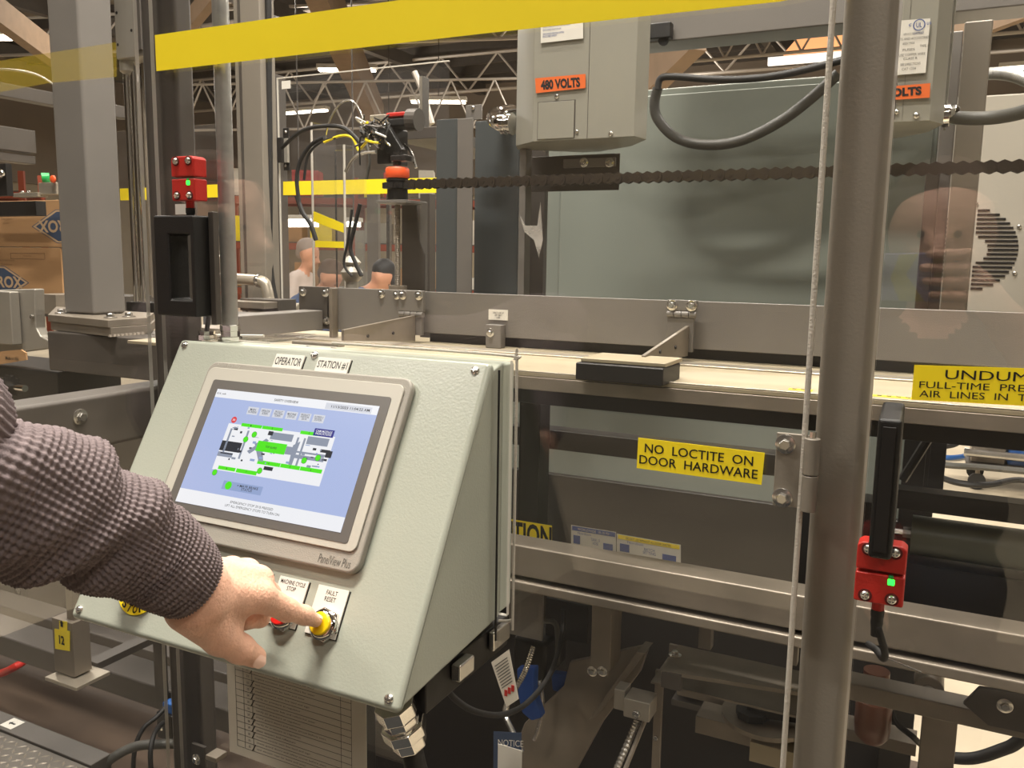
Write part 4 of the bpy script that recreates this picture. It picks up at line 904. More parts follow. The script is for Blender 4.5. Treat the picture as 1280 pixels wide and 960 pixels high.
o = MB().prism([(q.x, q.z) for q in fl], 1, 1.688, 1.6888).build('plastic_film', 'film'); tag(o, 'torn piece of translucent plastic film on the narrow grey strip', 'film')
gc = thing('electrical_cabinet', 'wide grey green electrical cabinet behind the roller chain', 'cabinet', (-.3, 2.3, 1.2))
X0, X1, Z0, Z1 = span(681, 104, 1140, 395, 2.25); Zt = at(900, 103, 2.25).z
bx('body', 'cabinet_green', gc, at(681, 250, 2.25).x, at(1166, 250, 2.25).x, 2.26, 2.7, .25, Zt-.002, .004)
mid = at(1075, 250, 2.25).x
bx('door', 'cabinet_green', gc, at(700, 250, 2.25).x, mid-.003, 2.25, 2.2595, 1.0, Zt-.02, .003); bx('door', 'cabinet_green', gc, mid+.003, at(1160, 250, 2.25).x, 2.25, 2.2595, 1.0, Zt-.02, .003)
bx('plinth', 'black_metal', gc, at(690, 250, 2.25).x, at(1160, 250, 2.25).x, 2.3, 2.65, 0, .2495, 0)
wc = thing('fan_cabinet', 'light warm grey cabinet with a round vent grille at the right edge', 'cabinet', (.5, 1.9, 1.2))
wx0 = at(1168, 250, 2.05).x; wzt = at(1250, 118, 2.05).z
bx('body', 'cabinet_warm', wc, wx0, XE+.2, 2.05, 2.5, 1.28, wzt, .004); bx('support_leg', 'black_metal', wc, XE+.1, XE+.18, 2.07, 2.48, 0, 1.2795, 0); bx('support_leg', 'black_metal', wc, wx0+.01, wx0+.03, 2.07, 2.48, 0, 1.2795, 0)
gcx, gcz = at(1215, 312, 2.045).x, at(1222, 312, 2.045).z; R0 = .085
mb = MB(); k = 19
for i in range(k):
    zz = gcz+R0*(1-2*(i+.5)/k); wv = math.sqrt(max(0, R0*R0-(zz-gcz)**2)); hole = math.sqrt(max(0, .028**2-(zz-gcz)**2))
    for sgn in (-1, 1):
        a, b = sorted((sgn*max(hole, .003)+.0, sgn*wv))
        if b-a > .012: bx('vent_slot', 'black_metal', wc, gcx+a+.001, gcx+b-.001, 2.0485, 2.0496, zz-.0022, zz+.0022, 0)
for a in (90, 210, 330, 30): bolt(wc, (gcx+.094*math.cos(math.radians(a)), 2.0495, gcz+.094*math.sin(math.radians(a))), r=.004, style='pan')
# right columns
tag(pbox('machine_column', 'post_paint', None, 1190, 27, 1225, 395, 1.72, .05, .003), 'tall square steel column right of the second disconnect box', 'column')
tag(pbox('machine_column', 'dark_paint', None, 1150, 205, 1168, 395, 1.74, .05, .003), 'dark slotted column under the second disconnect box', 'column')
tag(pbox('machine_column', 'steel_paint', None, 1169, 40, 1189, 395, 1.80, .05, .003), 'narrow dark column just left of the tall square one', 'column')
# disconnect boxes
def disconnect(label, x0, x1, yb, Y, s, both):
    t = thing('disconnect_box', label, 'electrical box', tuple(at((x0+x1)/2, yb, Y)))
    w_ = at(x1, 100, Y).x-at(x0, 100, Y).x; X0 = at(x0, 100, Y).x; zb = at((x0+x1)/2, yb, Y).z; zt = zb+.36*s
    X1 = X0+w_; c = .028
    fp = [(X0, Y), (X1, Y), (at(x1+13, yb, Y+.05).x, Y+.05), (at(x1-5, yb, Y+.13).x, Y+.13), (at(x1-45, yb, Y+.19).x, Y+.19), (X0+.03, Y+.19), (at(x0-20, yb, Y+.10).x, Y+.10), (at(x0-22, yb, Y+.05).x, Y+.05)]
    MB().prism(fp, 2, zb, zt).build('housing', 'enclosure_grey', t, .0015)
    bx('cover_seam', 'dark_paint', t, X0+w_*.55, X0+w_*.554, Y-.0006, Y-.0001, zb+.002, zt, 0)
    hz = at(x0+30, yb-47, Y).z
    bx('access_flap', 'enclosure_grey', t, X0+.012, X0+w_*.42, Y-.002, Y-.0002, zb+.004, hz, .0005)
    bx('flap_shadow_gap', 'dark_paint', t, X0+.0105, X0+w_*.43, Y-.0006, Y-.0001, zb+.004, hz+.0015, 0)
    bolt(t, (X0+w_*.24, Y, hz+.010), r=.0045, style='pan'); bolt(t, (X0+w_*.45, Y, zb+.015), r=.0035, style='pan'); bolt(t, (X0+w_*.78, Y, zb+.008), r=.0045, style='pan'); bolt(t, (X0-.012, Y+.015, zb+.012), (-.6, -.8, 0), r=.003, style='pan')
    return t, X0, X1, zb
dY = 1.62
t, X0, X1, zb = disconnect('grey 480 volt disconnect box hanging top centre with slanted orange label', 667, 795, 174, dY, 1.1, 1)
def vlabel(t, pts, Y, s, u=.5):
    a = [at(x, y, Y) for x, y in pts]; o = MB().prism([(q.x, q.z) for q in a], 1, Y-.0006, Y).build('voltage_label', 'orange_vinyl', t)
    xd = a[1]-a[0]; up = a[0]-a[3]; mb = MB(); put_text(mb, s, a[3]+xd*u+up*.5+Vector((0, -.001, 0)), xd.normalized(), up.normalized(), xd.length*.78, up.length*.66, bold=.05); mb.build('lettering', 'ink', o)
vlabel(t, [(669, 98), (732, 92.5), (732, 110), (670, 116.5)], dY-.003, '480 VOLTS')
a = [at(x, y, dY-.003) for x, y in ((676, -10), (729, -12), (729, 48), (676, 54))]; o = MB().prism([(q.x, q.z) for q in a], 1, dY-.0036, dY-.003).build('data_label', 'white_label', t)
mb = MB()
for i, (y, l) in enumerate(((34, 38), (38, 26), (43, 30), (46, 20))):
    q = at(678, y, dY-.004); put_text(mb, 'ENCLOSED SWITCH RATED 60 AMP'[:int(l*.7)], Vector((q.x+l*.0008, q.y, q.z)), XD, UP, l*.0015, .0035)
mb.build('printing', 'blue_ink', o)
bolt(t, at(790, 160, dY+.03), (1, -.3, 0), r=.004, style='pan'); MB().lathe(at(800, 145, dY+.05), (1, -.2, 0), [(0, .02), (.0015, .02)], 20).build('knockout', 'enclosure_grey', t)
bx('lower_bracket', 'dark_paint', t, at(662, 205, 1.8).x, at(778, 205, 1.8).x, 1.782, 1.7845, at(700, 240, 1.8).z, at(700, 196, 1.8).z, .001)
bx('slot_bar', 'steel_paint', t, at(705, 204, 1.78).x, at(770, 204, 1.78).x, 1.776, 1.7815, at(740, 209, 1.78).z, at(740, 198, 1.78).z, .001)
for x in (730, 762): bolt(t, at(x, 203, 1.776), r=.006)
el = thing('conduit_elbow', 'chrome conduit elbow entering the left side of the first disconnect box', 'fitting', tuple(at(628, 155, 1.72)))
e0, e1, e2 = at(643, 152, 1.72), at(624, 153, 1.74), at(620, 140, 1.86)
MB().lathe(at(641, 155, 1.70), (-1, 0, 0), [(0, .024), (.008, .024), (.009, .02), (.014, .02), (.015, .023), (.024, .023), (.03, .017)], 14).build('nut', 'chrome', el, .001)
MB().tube([at(634, 155, 1.70), at(624, 153, 1.70), at(618, 148, 1.74), at(622, 143, 1.80), at(640, 140, 1.86)], .018, 14).build('bend', 'chrome', el, 0, True)
t2, X0, X1, zb = disconnect('grey disconnect box partly hidden behind the top of the right post', 1090, 1166, 152, 1.5, 1.1, 0)
vlabel(t2, [(1068, 112), (1163, 104), (1162, 122), (1068, 128)], 1.497, '480 VOLTS')
a = [at(x, y, 1.497) for x, y in ((1096, 28), (1163, 23), (1157, 91), (1096, 96))]; o = MB().prism([(q.x, q.z) for q in a], 1, 1.4962, 1.497).build('data_label', 'white_label', t2)
mb = MB()
for y, s, x, w_ in ((42, 'SERVICE EQUIPMENT', 1142, 20), (48, 'PARTS AND ACCESSORIES', 1140, 34), (54, '600V MAX', 1136, 12), (57, 'TYPE 1', 1155, 8), (62, 'FUSES', 1136, 12), (68, 'USE COPPER WIRE', 1140, 26), (73, 'CLASS R', 1138, 14), (80, 'SEE DIRECTIONS', 1138, 20), (86, 'CAT 1234', 1136, 14)):
    q = at(x, y, 1.4955); put_text(mb, s, q, XD, UP, w_/1068*1.5, .0036)
mb.build('printing', 'grey_ink', o)
mb = MB(); q = at(1149, 31, 1.4955)
for r in (.0085,):
    for i in range(24): a0, a1 = math.pi*i/12, math.pi*(i+1)/12; mb.add([q+Vector((math.cos(k_)*rr_, 0, math.sin(k_)*rr_)) for k_, rr_ in ((a0, r), (a1, r), (a1, r*.85), (a0, r*.85))], [(0, 1, 2, 3)])
put_text(mb, 'UL', q, XD, UP, .008, .007); put_text(mb, 'c', q-Vector((.0125, 0, -.001)), XD, UP, .004, .004); put_text(mb, 'us', q+Vector((.0135, 0, .001)), XD, UP, .006, .004); put_text(mb, 'LISTED', q-Vector((0, 0, .012)), XD, UP, .014, .003)
mb.build('listing_mark', 'blue_ink', o)
bx('side_flange', 'enclosure_grey', t2, at(1184, 100, 1.6).x, at(1187, 100, 1.6).x, 1.59, 1.62, zb, zb+.4, .001)
# conduit at the right side of that box
cn = thing('flexible_conduit', 'flexible grey conduit leaving the second disconnect box to the right', 'conduit', tuple(at(1175, 146, 1.6)))
MB().lathe(at(1168, 145, 1.58), (1, 0, 0), [(0, .014), (.01, .014), (.011, .019), (.022, .019), (.023, .015), (.03, .017), (.036, .013)], 12).build('connector', 'chrome', cn, .0008)
MB().tube([at(1186, 146, 1.58), at(1215, 148, 1.56), at(1250, 146, 1.54), at(1290, 136, 1.5), at(1340, 110, 1.5)], .0105, 14).build('hose', 'grey_hose', cn, 0, True)
o = MB().tube([at(1226, 93, 1.9), at(1250, 92, 1.85), at(1275, 97, 1.8), at(1300, 112, 1.75), at(1310, 150, 1.7)], .0105, 14, 24, rib=.1).build('flexible_conduit', 'galvanised', None, 0, True); tag(o, 'upper shiny flexible conduit arching right from the tall square column', 'conduit')
# hoses in front of the green cabinet
o = MB().tube([at(822, 110, 2.1), at(818, 130, 2.1), at(823, 150, 2.1), at(845, 172, 2.1), at(880, 181, 2.1), at(925, 176, 2.1), at(975, 152, 2.1), at(1015, 122, 2.1), at(1048, 92, 2.1)], .0125, 12).build('hose', 'grey_hose', None, 0, True); tag(o, 'thick grey hose hanging in a wide loop before the green cabinet', 'hose')
o = MB().tube([at(822, 112, 2.0), at(826, 98, 2.0), at(845, 96, 2.0), at(885, 99, 2.0), at(930, 99, 2.0), at(980, 93, 2.0), at(1050, 76, 2.0), at(1075, 66, 2.0)], .008, 10).build('cable', 'rubber', None, 0, True); tag(o, 'black cable lying along the top edge of the green cabinet', 'cable')
o = tag(bx('overhead_beam', 'steel_paint', None, at(797, 20, 2.0).x, XE, 2.0, 2.1, at(850, 50, 2.0).z, at(850, 50, 2.0).z+.2, .003), 'grey steel beam crossing above the green cabinet at the top', 'beam')
ob = thing('beam_clamp', 'small black clamp under the grey overhead beam', 'clamp', tuple(at(822, 40, 1.99)))
pbox('body', 'black_plastic', ob, 806, 28, 838, 48, 1.97, .025, .003); MB().lathe(at(830, 51, 1.985), (0, -1, 0), [(0, .012), (.006, .012)], 12).build('eyelet', 'black_plastic', ob)
# ================================================================== left side of the machine
cm = thing('machine_column', 'tall wide grey steel column at left with a bolted base plate', 'column', tuple(at(107, 395, 1.5)))
X0, X1 = at(69, 200, 1.5).x, at(107, 200, 1.5).x; zc_ = at(107, 393, 1.5).z
bx('tube', 'steel_paint', cm, X0, X1, 1.5, 1.60, zc_, 3.4, .008)
fp = [at(60, 399, 1.44), at(135, 404, 1.40), at(184, 390, 1.52), at(192, 385, 1.66), at(70, 380, 1.68)]
MB().prism([(p.x, p.y) for p in fp], 2, zc_-.018, zc_-.0005).build('base_plate', 'mill_steel', cm, .001)
MB().prism([(p.x, p.y) for p in [Vector((q.x+.004, q.y+.004, 0)) for q in fp]], 2, zc_-.04, zc_-.0185).build('lower_plate', 'mill_steel', cm, .001)
for q, Y in (((77, 393), 1.49), ((138, 396), 1.45), ((161, 392), 1.5)): p = at(q[0], q[1], Y); bolt(cm, (p.x, p.y, zc_), (0, 0, 1), .0095)
wb = MB()
for i in range(9): p = at(138+i*5, 421-i*.4, 1.40); wb.lathe((p.x, 1.40, p.z), (0, 0, 1), [(0, .006), (.005, .004)], 7)
wb.build('weld_bead', 'mill_steel', cm)
bm = tag(bx('machine_beam', 'dark_paint', None, at(60, 440, 1.42).x, at(199, 440, 1.42).x+.3, 1.42, 1.60, at(130, 470, 1.42).z, zc_-.041, .004), 'wide brown grey beam carrying the tall left column', 'beam')
gr = thing('guide_rods', 'pair of polished guide rods hanging from a grey block right of the tall column', 'rods', tuple(at(172, 376, 1.75)))
X0, X1, Z0, Z1 = span(144, 10, 179, 72, 1.73); bx('top_block', 'cast_alu', gr, X0, X1, 1.73, 1.80, Z0, Z1+.3, .002); bx('side_strip', 'dark_paint', gr, at(167, 30, 1.72).x, X1, 1.722, 1.7295, Z0+.015, Z1+.3, .001)
c = at(162, 84, 1.765); MB().lathe((c.x, 1.765, Z0), (0, 0, -1), [(0, .026), (.028, .026), (.034, .018)], 22).build('collar', 'cast_alu', gr, 0, True)
for q in ((143.5, 16), (162, 38), (145, 56)): p = at(q[0]+1, q[1], 1.729); MB().cyl((p.x+.003, 1.7292, p.z), (p.x+.003, 1.7299, p.z), .0042, 10).build('screw_hole', 'black_metal', gr)
for x in (166, 175): p = at(x, 250, 1.765); MB().cyl((p.x, 1.765, at(x, 377, 1.765).z), (p.x, 1.765, Z0), .0105, 20).build('rod', 'chrome', gr, 0, True); MB().cyl((p.x, 1.765, at(x, 377, 1.765).z-.006), (p.x, 1.765, at(x, 377, 1.765).z), .015, 16).build('rod_collar', 'chrome', gr)
p = at(183, 250, 1.79); MB().cyl((p.x, 1.80, at(183, 372, 1.79).z), (p.x, 1.80, 2.4), .007, 10).build('slim_rod', 'mill_steel', gr)
pbox('rod_bracket', 'black_metal', gr, 158, 378, 192, 392, 1.74, .06)
# depth beams in the top left corner
for i, (ya, h, s) in enumerate(((112, .04, 'uppermost'), (168, .07, 'middle'), (196, .025, 'lowest'))):
    p = at(30, ya, 2.3); o = bx('machine_beam', 'dark_paint', None, p.x-.06, p.x, 1.7, 2.35 if i else 2.8, p.z-h, p.z+h*.3, .003); tag(o, '%s of three dark beams left of the tall column' % s, 'beam')
o = MB().tube([at(-30, 88, 2.4), at(10, 87, 2.4), at(45, 93, 2.45), at(68, 106, 2.5)], .005, 8).build('cable', 'galvanised', None, 0, True); tag(o, 'pale cable arching at the top left beside the tall column', 'cable')
sb = thing('signal_clamp', 'steel clamp carrying a green and an orange indicator beside the tall column', 'clamp', tuple(at(58, 243, 2.0)))
pbox('block', 'bright_steel', sb, 48, 228, 70, 243, 2.0, .04, .002); MB().cyl(at(52, 222, 2.0), at(62, 222, 2.02), .016, 16).build('green_cap', 'green_plastic', sb); MB().lathe(at(67, 224, 1.99), (0, -1, 0), [(0, .013), (.006, .012), (.009, .006)], 16).build('orange_lamp', 'orange_plastic', sb, 0, True)
pbox('bar', 'bright_steel', sb, 16, 241, 47, 246, 1.99, .04); 
for x in (28, 36): p = at(x, 241, 2.0); bolt(sb, (p.x, 2.0, p.z), (0, 0, 1), .006)
lk = thing('lever_knob', 'dark lever with a shiny ball at the left edge above the cartons', 'knob', tuple(at(2, 240, 1.7)))
pbox('lever', 'black_metal', lk, -20, 205, 8, 245, 1.72, .02); MB().lathe(at(3, 217, 1.715), (0, -1, 0), [(0, .012), (.006, .014), (.012, .011), (.016, .004)], 14).build('ball', 'chrome', lk, 0, True)
# cartons with the diamond logo
def carton(label, y0, y1, logo, flip):
    Y = 2.15; X0, X1, Z0, Z1 = span(-120, y0, 77, y1, Y); t = thing('carton', label, 'box', (X0, Y, Z0))
    bx('case', 'cardboard', t, X0, X1, Y, Y+.12, Z0, Z1-.0008, .002)
    c = at(logo[0], logo[1], Y); W2, H2 = .19, .062; mb = MB(); s = -1 if flip else 1
    def dia(k, y, m): mb.add([(c.x-W2*k, y, c.z), (c.x-W2*.25*k, y, c.z-H2*k), (c.x+W2*.25*k, y, c.z-H2*k), (c.x+W2*k, y, c.z), (c.x+W2*.25*k, y, c.z+H2*k), (c.x-W2*.25*k, y, c.z+H2*k)], [(0, 1, 2, 3, 4, 5)], m)
    dia(1, Y-.0003, 0); dia(.965, Y-.0005, 1); dia(.87, Y-.0007, 0)
    put_text(mb, 'CLOROX', (c.x, Y-.0009, c.z), XD*s, UP*s, .30, .046, 1, .03)
    mb.build('logo', ['logo_blue', 'logo_pale'], t)
    mb = MB()
    for i in range(3): q = at(8, y0+17+i*5, Y-.0003); put_text(mb, ['KEEP OUT OF REACH OF CHILDREN', 'STORE UPRIGHT IN COOL AREA', 'CONTENTS'][i], q, XD*s, UP*s, .1-.03*i, .006)
    for (a, b, c_, d) in ((13, y1-50, 56, y1-49.4), (13, y1-43, 56, y1-42.4), (13, y1-50, 13.6, y1-42.4), (55.4, y1-50, 56, y1-42.4)): mb.box(at(a, b, Y).x, at(c_, b, Y).x, Y-.0004, Y-.0002, at(a, d, Y).z, at(a, b, Y).z)
    q = at(34, y1-46, Y-.0003); put_text(mb, 'THIS PACKAGE CONTAINS', q, XD, UP, .05, .004)
    mb.build('printing', 'cardboard_dark', t); return t
carton('upper cardboard carton with an upside down blue diamond logo beside the tall column', 252, 308, (81, 283), True)
carton('lower cardboard carton with an upright blue diamond logo at the left edge', 308.5, 366, (-2, 352), False)
tag(pbox('black_strip', 'black_metal', None, -30, 252, 45, 270, 2.05, .04), 'black bar across the upper carton at the left edge', 'bar')
cv = tag(pbox('carton_shelf', 'dark_paint', None, -80, 369, 86, 392, 2.12, .4), 'steel ledge carrying the two cartons', 'shelf')
cb2 = thing('cast_bracket', 'grey cast C-shaped bracket at the left edge below the cartons', 'bracket', tuple(at(20, 438, 1.5)))
a = [at(x, y, 1.5) for x, y in ((-30, 363), (43, 361), (44, 395), (45, 410), (50, 420), (60, 425), (60, 436), (14, 442), (-30, 446))]
MB().prism([(q.x, q.z) for q in a], 1, 1.5, 1.53).build('body', 'cast_alu', cb2, .004); pbox('side_cheek', 'cast_alu', cb2, -20, 364, 14, 430, 1.47, .028, .004)
for q in ((24, 399), (41, 396)): bolt(cb2, at(q[0], q[1], 1.499), r=.006, style='cap')
tag(pbox('slide_rail', 'mill_steel', None, 45, 368, 70, 392, 1.9, .215), 'short steel slide rail between the cast bracket and the tall column', 'rail')
cf = thing('carton_flap', 'loose cardboard flap printed Made in USA at the left edge', 'cardboard', tuple(at(5, 455, 1.35)))
a = [at(x, y, 1.35) for x, y in ((-40, 443), (26, 437), (32, 441), (33, 450), (-40, 462))]; MB().prism([(q.x, q.z) for q in a], 1, 1.35, 1.354).build('board', 'cardboard', cf)
mb = MB(); put_text(mb, 'Made in USA', at(15, 448, 1.3485), XD, (0, 0, 1), .052, .0085, None, .02); mb.build('lettering', 'ink', cf)
tag(pbox('black_housing', 'black_metal', None, -60, 458, 74, 530, 1.5, .2, .005), 'black drive housing behind the sleeve at the left edge', 'housing')
sk_ = thing('sprocket', 'black toothed sprocket on a bright shaft above the sleeve', 'sprocket', tuple(at(12, 490, 1.4)))
q = at(10, 483, 1.40); mb = MB(); pts = []
for i in range(48): r = .031 if i % 4 < 2 else .026; t = math.pi*i/24; pts.append((q.y+r*math.cos(t), q.z+r*math.sin(t)))
mb.prism(pts, 0, q.x-.004, q.x+.008); mb.build('toothed_wheel', 'black_metal', sk_); MB().cyl((q.x-.05, q.y, q.z), (q.x+.07, q.y, q.z), .009, 14).build('shaft', 'chrome', sk_, 0, True)
# guard beam with a bolt (runs away from the viewer)
X = at(100, 520, 1.0).x
gb = thing('guard_beam', 'dark square guard beam with one shiny bolt behind the left pane above the sleeve', 'beam', (X, .8, 1.3)); zt = at(115, 486, 1.08).z; zb = at(115, 563, 1.02).z
bx('tube', 'dark_paint', gb, X-.075, X, .82, 1.42, zb, zt, .009)
pa_ = CAM + (_f*FPX + _r*(100-640) - _u*(521-480))*(X/((_f*FPX + _r*(100-640) - _u*(521-480)).x)); bolt(gb, (X, pa_.y, pa_.z), (1, 0, 0), .0085)
tag(MB().cyl((X+.1, 1.62, 1.0), (X+.1, 1.62, 1.36), .03, 20).build('canister', 'black_plastic', None, .003), 'black canister below the guard beam beside the console', 'canister')
tag(pbox('added_backing', 'dark_paint', None, -120, 520, 330, 830, 2.0, .02), 'dark panel added behind the sleeve and console to cover bright floor', 'panel')  # dark sheet added so the floor behind does not show bright
# lower left
bmz = at(190, 885, 1.16).z
tag(bx('base_beam', 'dark_paint', None, -2.6, -1.0, 1.16, 1.24, bmz, at(190, 857, 1.16).z, .004), 'dark base beam crossing low behind the numbered bracket', 'beam')
tag(bx('base_beam', 'dark_paint', None, -2.9, -1.0, 1.5, 1.58, at(60, 775, 1.5).z-.09, at(60, 775, 1.5).z, .004), 'second dark beam further back behind the numbered bracket', 'beam')
nb = thing('numbered_bracket', 'steel bracket with yellow number 12 sticker left of the console bottom corner', 'bracket', tuple(at(92, 850, .95)))
bx('post', 'mill_steel', nb, at(66, 800, .95).x, at(91, 800, .95).x, .95, .985, at(80, 842, .95).z, at(78, 776, .95).z, .0012)
a = [at(x, y, .945) for x, y in ((66, 812), (66, 835), (57, 846), (57, 850), (123, 842), (128, 834), (112, 832), (92, 838), (91, 812))]
p0, p1 = at(56, 848, .93), at(116, 840, .93); bx('foot', 'bright_steel', nb, p0.x, p0.x+.085, .93, 1.0, p0.z-.004, p0.z+.003, .001)
pr = [(at(66, 820, .95).x, at(66, 820, .95).z), (p0.x+.003, p0.z+.004), (at(91, 842, .95).x, p0.z+.004), (at(91, 812, .95).x, at(91, 815, .95).z)]; MB().prism(pr, 1, .951, .984).build('flare', 'mill_steel', nb, .001)
MB().cyl((p0.x+.05, .96, p0.z-.02), (p0.x+.05, .96, p0.z-.0045), .006, 12).build('pin', 'zinc', nb); bx('mounting_arm', 'dark_paint', nb, p0.x+.02, p0.x+.05, 1.0, 1.159, p0.z-.004, p0.z+.01); bx('mounting_foot', 'dark_paint', nb, p0.x+.02, p0.x+.05, 1.15, 1.159, bmz+.01, p0.z-.004); bx('riser', 'mill_steel', nb, at(82, 750, .96).x, at(91, 750, .96).x, .96, .972, at(82, 775, .96).z, at(82, 700, .96).z, .001)
a = [at(x, y, .9485) for x, y in ((68, 786), (87, 789), (87, 814), (69, 811))]; o = MB().prism([(q.x, q.z) for q in a], 1, .9485, .9492).build('number_sticker', 'yellow_vinyl', nb)
mb = MB(); put_text(mb, '12', (a[0]+a[2])*.5+Vector((0, -.0008, 0)), XD, UP, .0145, .017, None, .035); q = at(77, 781, .948); mb.box(q.x-.003, q.x+.003, .9478, .9482, q.z-.004, q.z+.004); mb.add([(q.x-.006, .948, q.z+.003), (q.x+.006, .948, q.z+.003), (q.x, .948, q.z+.008)], [(0, 1, 2)]); mb.build('lettering', 'ink', o)
a = [at(x, y, .9490) for x, y in ((74, 776), (84, 777), (84, 788), (74, 787))]; MB().prism([(q.x, q.z) for q in a], 1, .9489, .9493).build('arrow_sticker', 'yellow_vinyl', nb)
pf = thing('tread_platform', 'diamond tread plate platform with angle edge at the bottom left corner', 'platform', tuple(at(40, 940, .96)))
pz = at(62, 925, .98).z; bx('plate', 'tread_plate', pf, -2.2, -1.02, .80, .955, pz-.008, pz, .001); bx('edge_angle', 'dark_paint', pf, -2.4, at(128, 958, .98).x, .956, 1.0, pz-.05, pz+.004, .002)
mb = MB(); i = 0
for x in np.arange(-1.75, -1.03, .017):
    for y in np.arange(.805, .95, .017):
        i += 1; s = 1 if (round(x/.017)+round(y/.017)) % 2 else -1; d = Vector((.006, .006*s, 0)); n_ = Vector((-.002*s, .002, 0)); c = Vector((x, y, pz))
        mb.add([c-d, c+n_, c+d, c-n_, c+Vector((0, 0, .0018))], [(0, 1, 4), (1, 2, 4), (2, 3, 4), (3, 0, 4)])
o = mb.build('tread_pattern', 'mill_steel', pf); o['kind'] = 'stuff'
q = [at(x, y, .978) for x, y in ((8, 905), (26, 897), (38, 906), (19, 916))]
al = MB().add([(q[0].x, .964, pz+.0045), (q[0].x+.035, .964, pz+.0045), (q[0].x+.035, .994, pz+.0045), (q[0].x, .994, pz+.0045)], [(0, 1, 2, 3)]).build('arrow_label', 'white_label', pf)
mb = MB(); c = Vector((q[0].x+.0175, .979, pz+.0049)); mb.add([c+Vector(v) for v in ((-.009, 0, 0), (-.002, -.006, 0), (-.002, -.002, 0), (.009, -.002, 0), (.009, .002, 0), (-.002, .002, 0), (-.002, .006, 0))], [(0, 1, 2, 3, 4, 5, 6)]); mb.build('arrow', 'ink', al)
for k, (pts, r, m, s) in enumerate((([at(166, 985, 1.05), at(168, 940, 1.05), at(178, 912, 1.07), at(196, 896, 1.1), at(206, 885, 1.12)], .0045, 'rubber', 'outer black cable curling up beside the left frame post'),
                    ([at(190, 980, 1.0), at(188, 940, 1.0), at(194, 915, 1.03), at(204, 903, 1.08)], .0045, 'rubber', 'inner black cable curling up beside the left frame post'),
                    ([at(110, 975, .98), at(140, 948, 1.0), at(170, 933, 1.03), at(205, 930, 1.06), at(240, 930, 1.1)], .009, 'grey_hose', 'thick grey cable crossing the platform at bottom left'),
                    ([at(-40, 850, 1.3), at(0, 842, 1.3), at(20, 833, 1.3), at(32, 826, 1.35)], .010, 'red_plastic', 'short red hose low at the left edge'))):
    o = MB().tube(pts, r, 10).build('cable' if k != 3 else 'hose', m, None, 0, True); tag(o, s, 'cable' if k != 3 else 'hose')
vb = thing('air_valve', 'small black air valve with a blue fitting beside the left frame post', 'valve', tuple(at(206, 905, 1.13)))
pbox('body', 'black_plastic', vb, 196, 893, 215, 925, 1.13, .04, .002); pbox('blue_fitting', 'blue_metal', vb, 203, 880, 216, 892, 1.135, .02, .002); bolt(vb, at(201, 909, 1.13), r=.004)
sc = thing('side_parts', 'small steel cam lever with white tag at the left edge below the sleeve', 'lever', tuple(at(15, 740, 1.6)))
pbox('plate', 'dark_paint', sc, -20, 700, 25, 750, 1.6, .02); pbox('white_tag', 'white_label', sc, 10, 706, 18, 728, 1.597, .001, 0); bolt(sc, at(23, 738, 1.6), r=.006); bolt(sc, at(8, 712, 1.6), r=.006)
# ================================================================== behind: panels, far guard, tool head
cp = thing('cable_duct', 'tall pale grey cable panel with black cables right of the conduit', 'panel', tuple(at(312, 400, 1.9)))
pbox('face', 'post_paint', cp, 296, -60, 328, 410, 1.9, .06, .003); pbox('groove', 'dark_paint', cp, 301, -60, 304, 410, 1.898, .0015, 0)
for i, (x, r) in enumerate(((331, .007), (336, .009))):
    MB().tube([at(x-1, -60, 1.93), at(x, 100, 1.93), at(x+1, 200, 1.93), at(x+2, 330, 1.93), at(x+9, 380, 1.93)], r, 10).build('cable', 'rubber', cp, 0, True)
fg = thing('far_guard_door', 'clear far guard door with yellow tape behind the tool head', 'panel', tuple(at(352, 380, 3.0)))
gx0, gx1 = at(350, 250, 3.0).x, at(560, 250, 3.0).x; gzt = at(352, 98, 3.0).z
bx('clear_sheet', 'acrylic_far', fg, gx0, gx1, 3.0, 3.006, .5, gzt, 0); MB().box(gx0-.004, gx0, 2.999, 3.007, .5, gzt+.004).box(gx0-.004, gx1, 2.999, 3.007, gzt, gzt+.004).build('sheet_edge', 'acrylic_edge', fg)
bx('post', 'dark_paint', fg, gx0-.07, gx0-.006, 3.0, 3.06, 0, gzt+.02, .003)
a = [at(x, y, 2.998) for x, y in ((354, 227), (545, 222), (575, 222), (575, 240), (545, 241), (354, 244))]; MB().prism([(q.x, q.z) for q in a], 1, 2.9975, 2.9985).build('yellow_tape', 'yellow_tape', fg)
pbox('hinge_leaf', 'black_metal', fg, 354, 160, 361, 213, 2.99, .006); pbox('hinge_body', 'cast_alu', fg, 353, 173, 359, 203, 2.975, .014, .001); pbox('hinge_arm', 'black_metal', fg, 341, 172, 352, 203, 2.96, .02)
for y in (165, 207): bolt(fg, at(357, y, 2.99), r=.006, style='pan')
pbox('corner_sticker', 'white_label', fg, 352, 101, 363, 111, 2.998, .001, 0)
f2 = thing('far_guard_strip', 'strip of yellow tape on a far clear guard behind the tall column', 'tape', tuple(at(160, 250, 3.0)))
for a_, b_, y0, y1 in ((150, 192, 235, 250), (240, 276, 231, 247)): pbox('yellow_tape', 'yellow_tape', f2, a_, y0, b_, y1, 3.0, .001, 0)
bx('clear_sheet', 'acrylic_far', f2, at(120, 240, 3).x, at(290, 240, 3).x, 3.0015, 3.006, .0, at(200, 160, 3).z, 0)
cg_ = thing('clear_chute', 'tall clear plastic chute with yellow stripes left of the lifting screw', 'chute', tuple(at(410, 360, 2.3)))
x0, x1 = at(391, 250, 2.3).x, at(431, 250, 2.3).x; z0, z1 = .0, at(410, 182, 2.3).z; zl_ = at(391, 153, 2.3).z
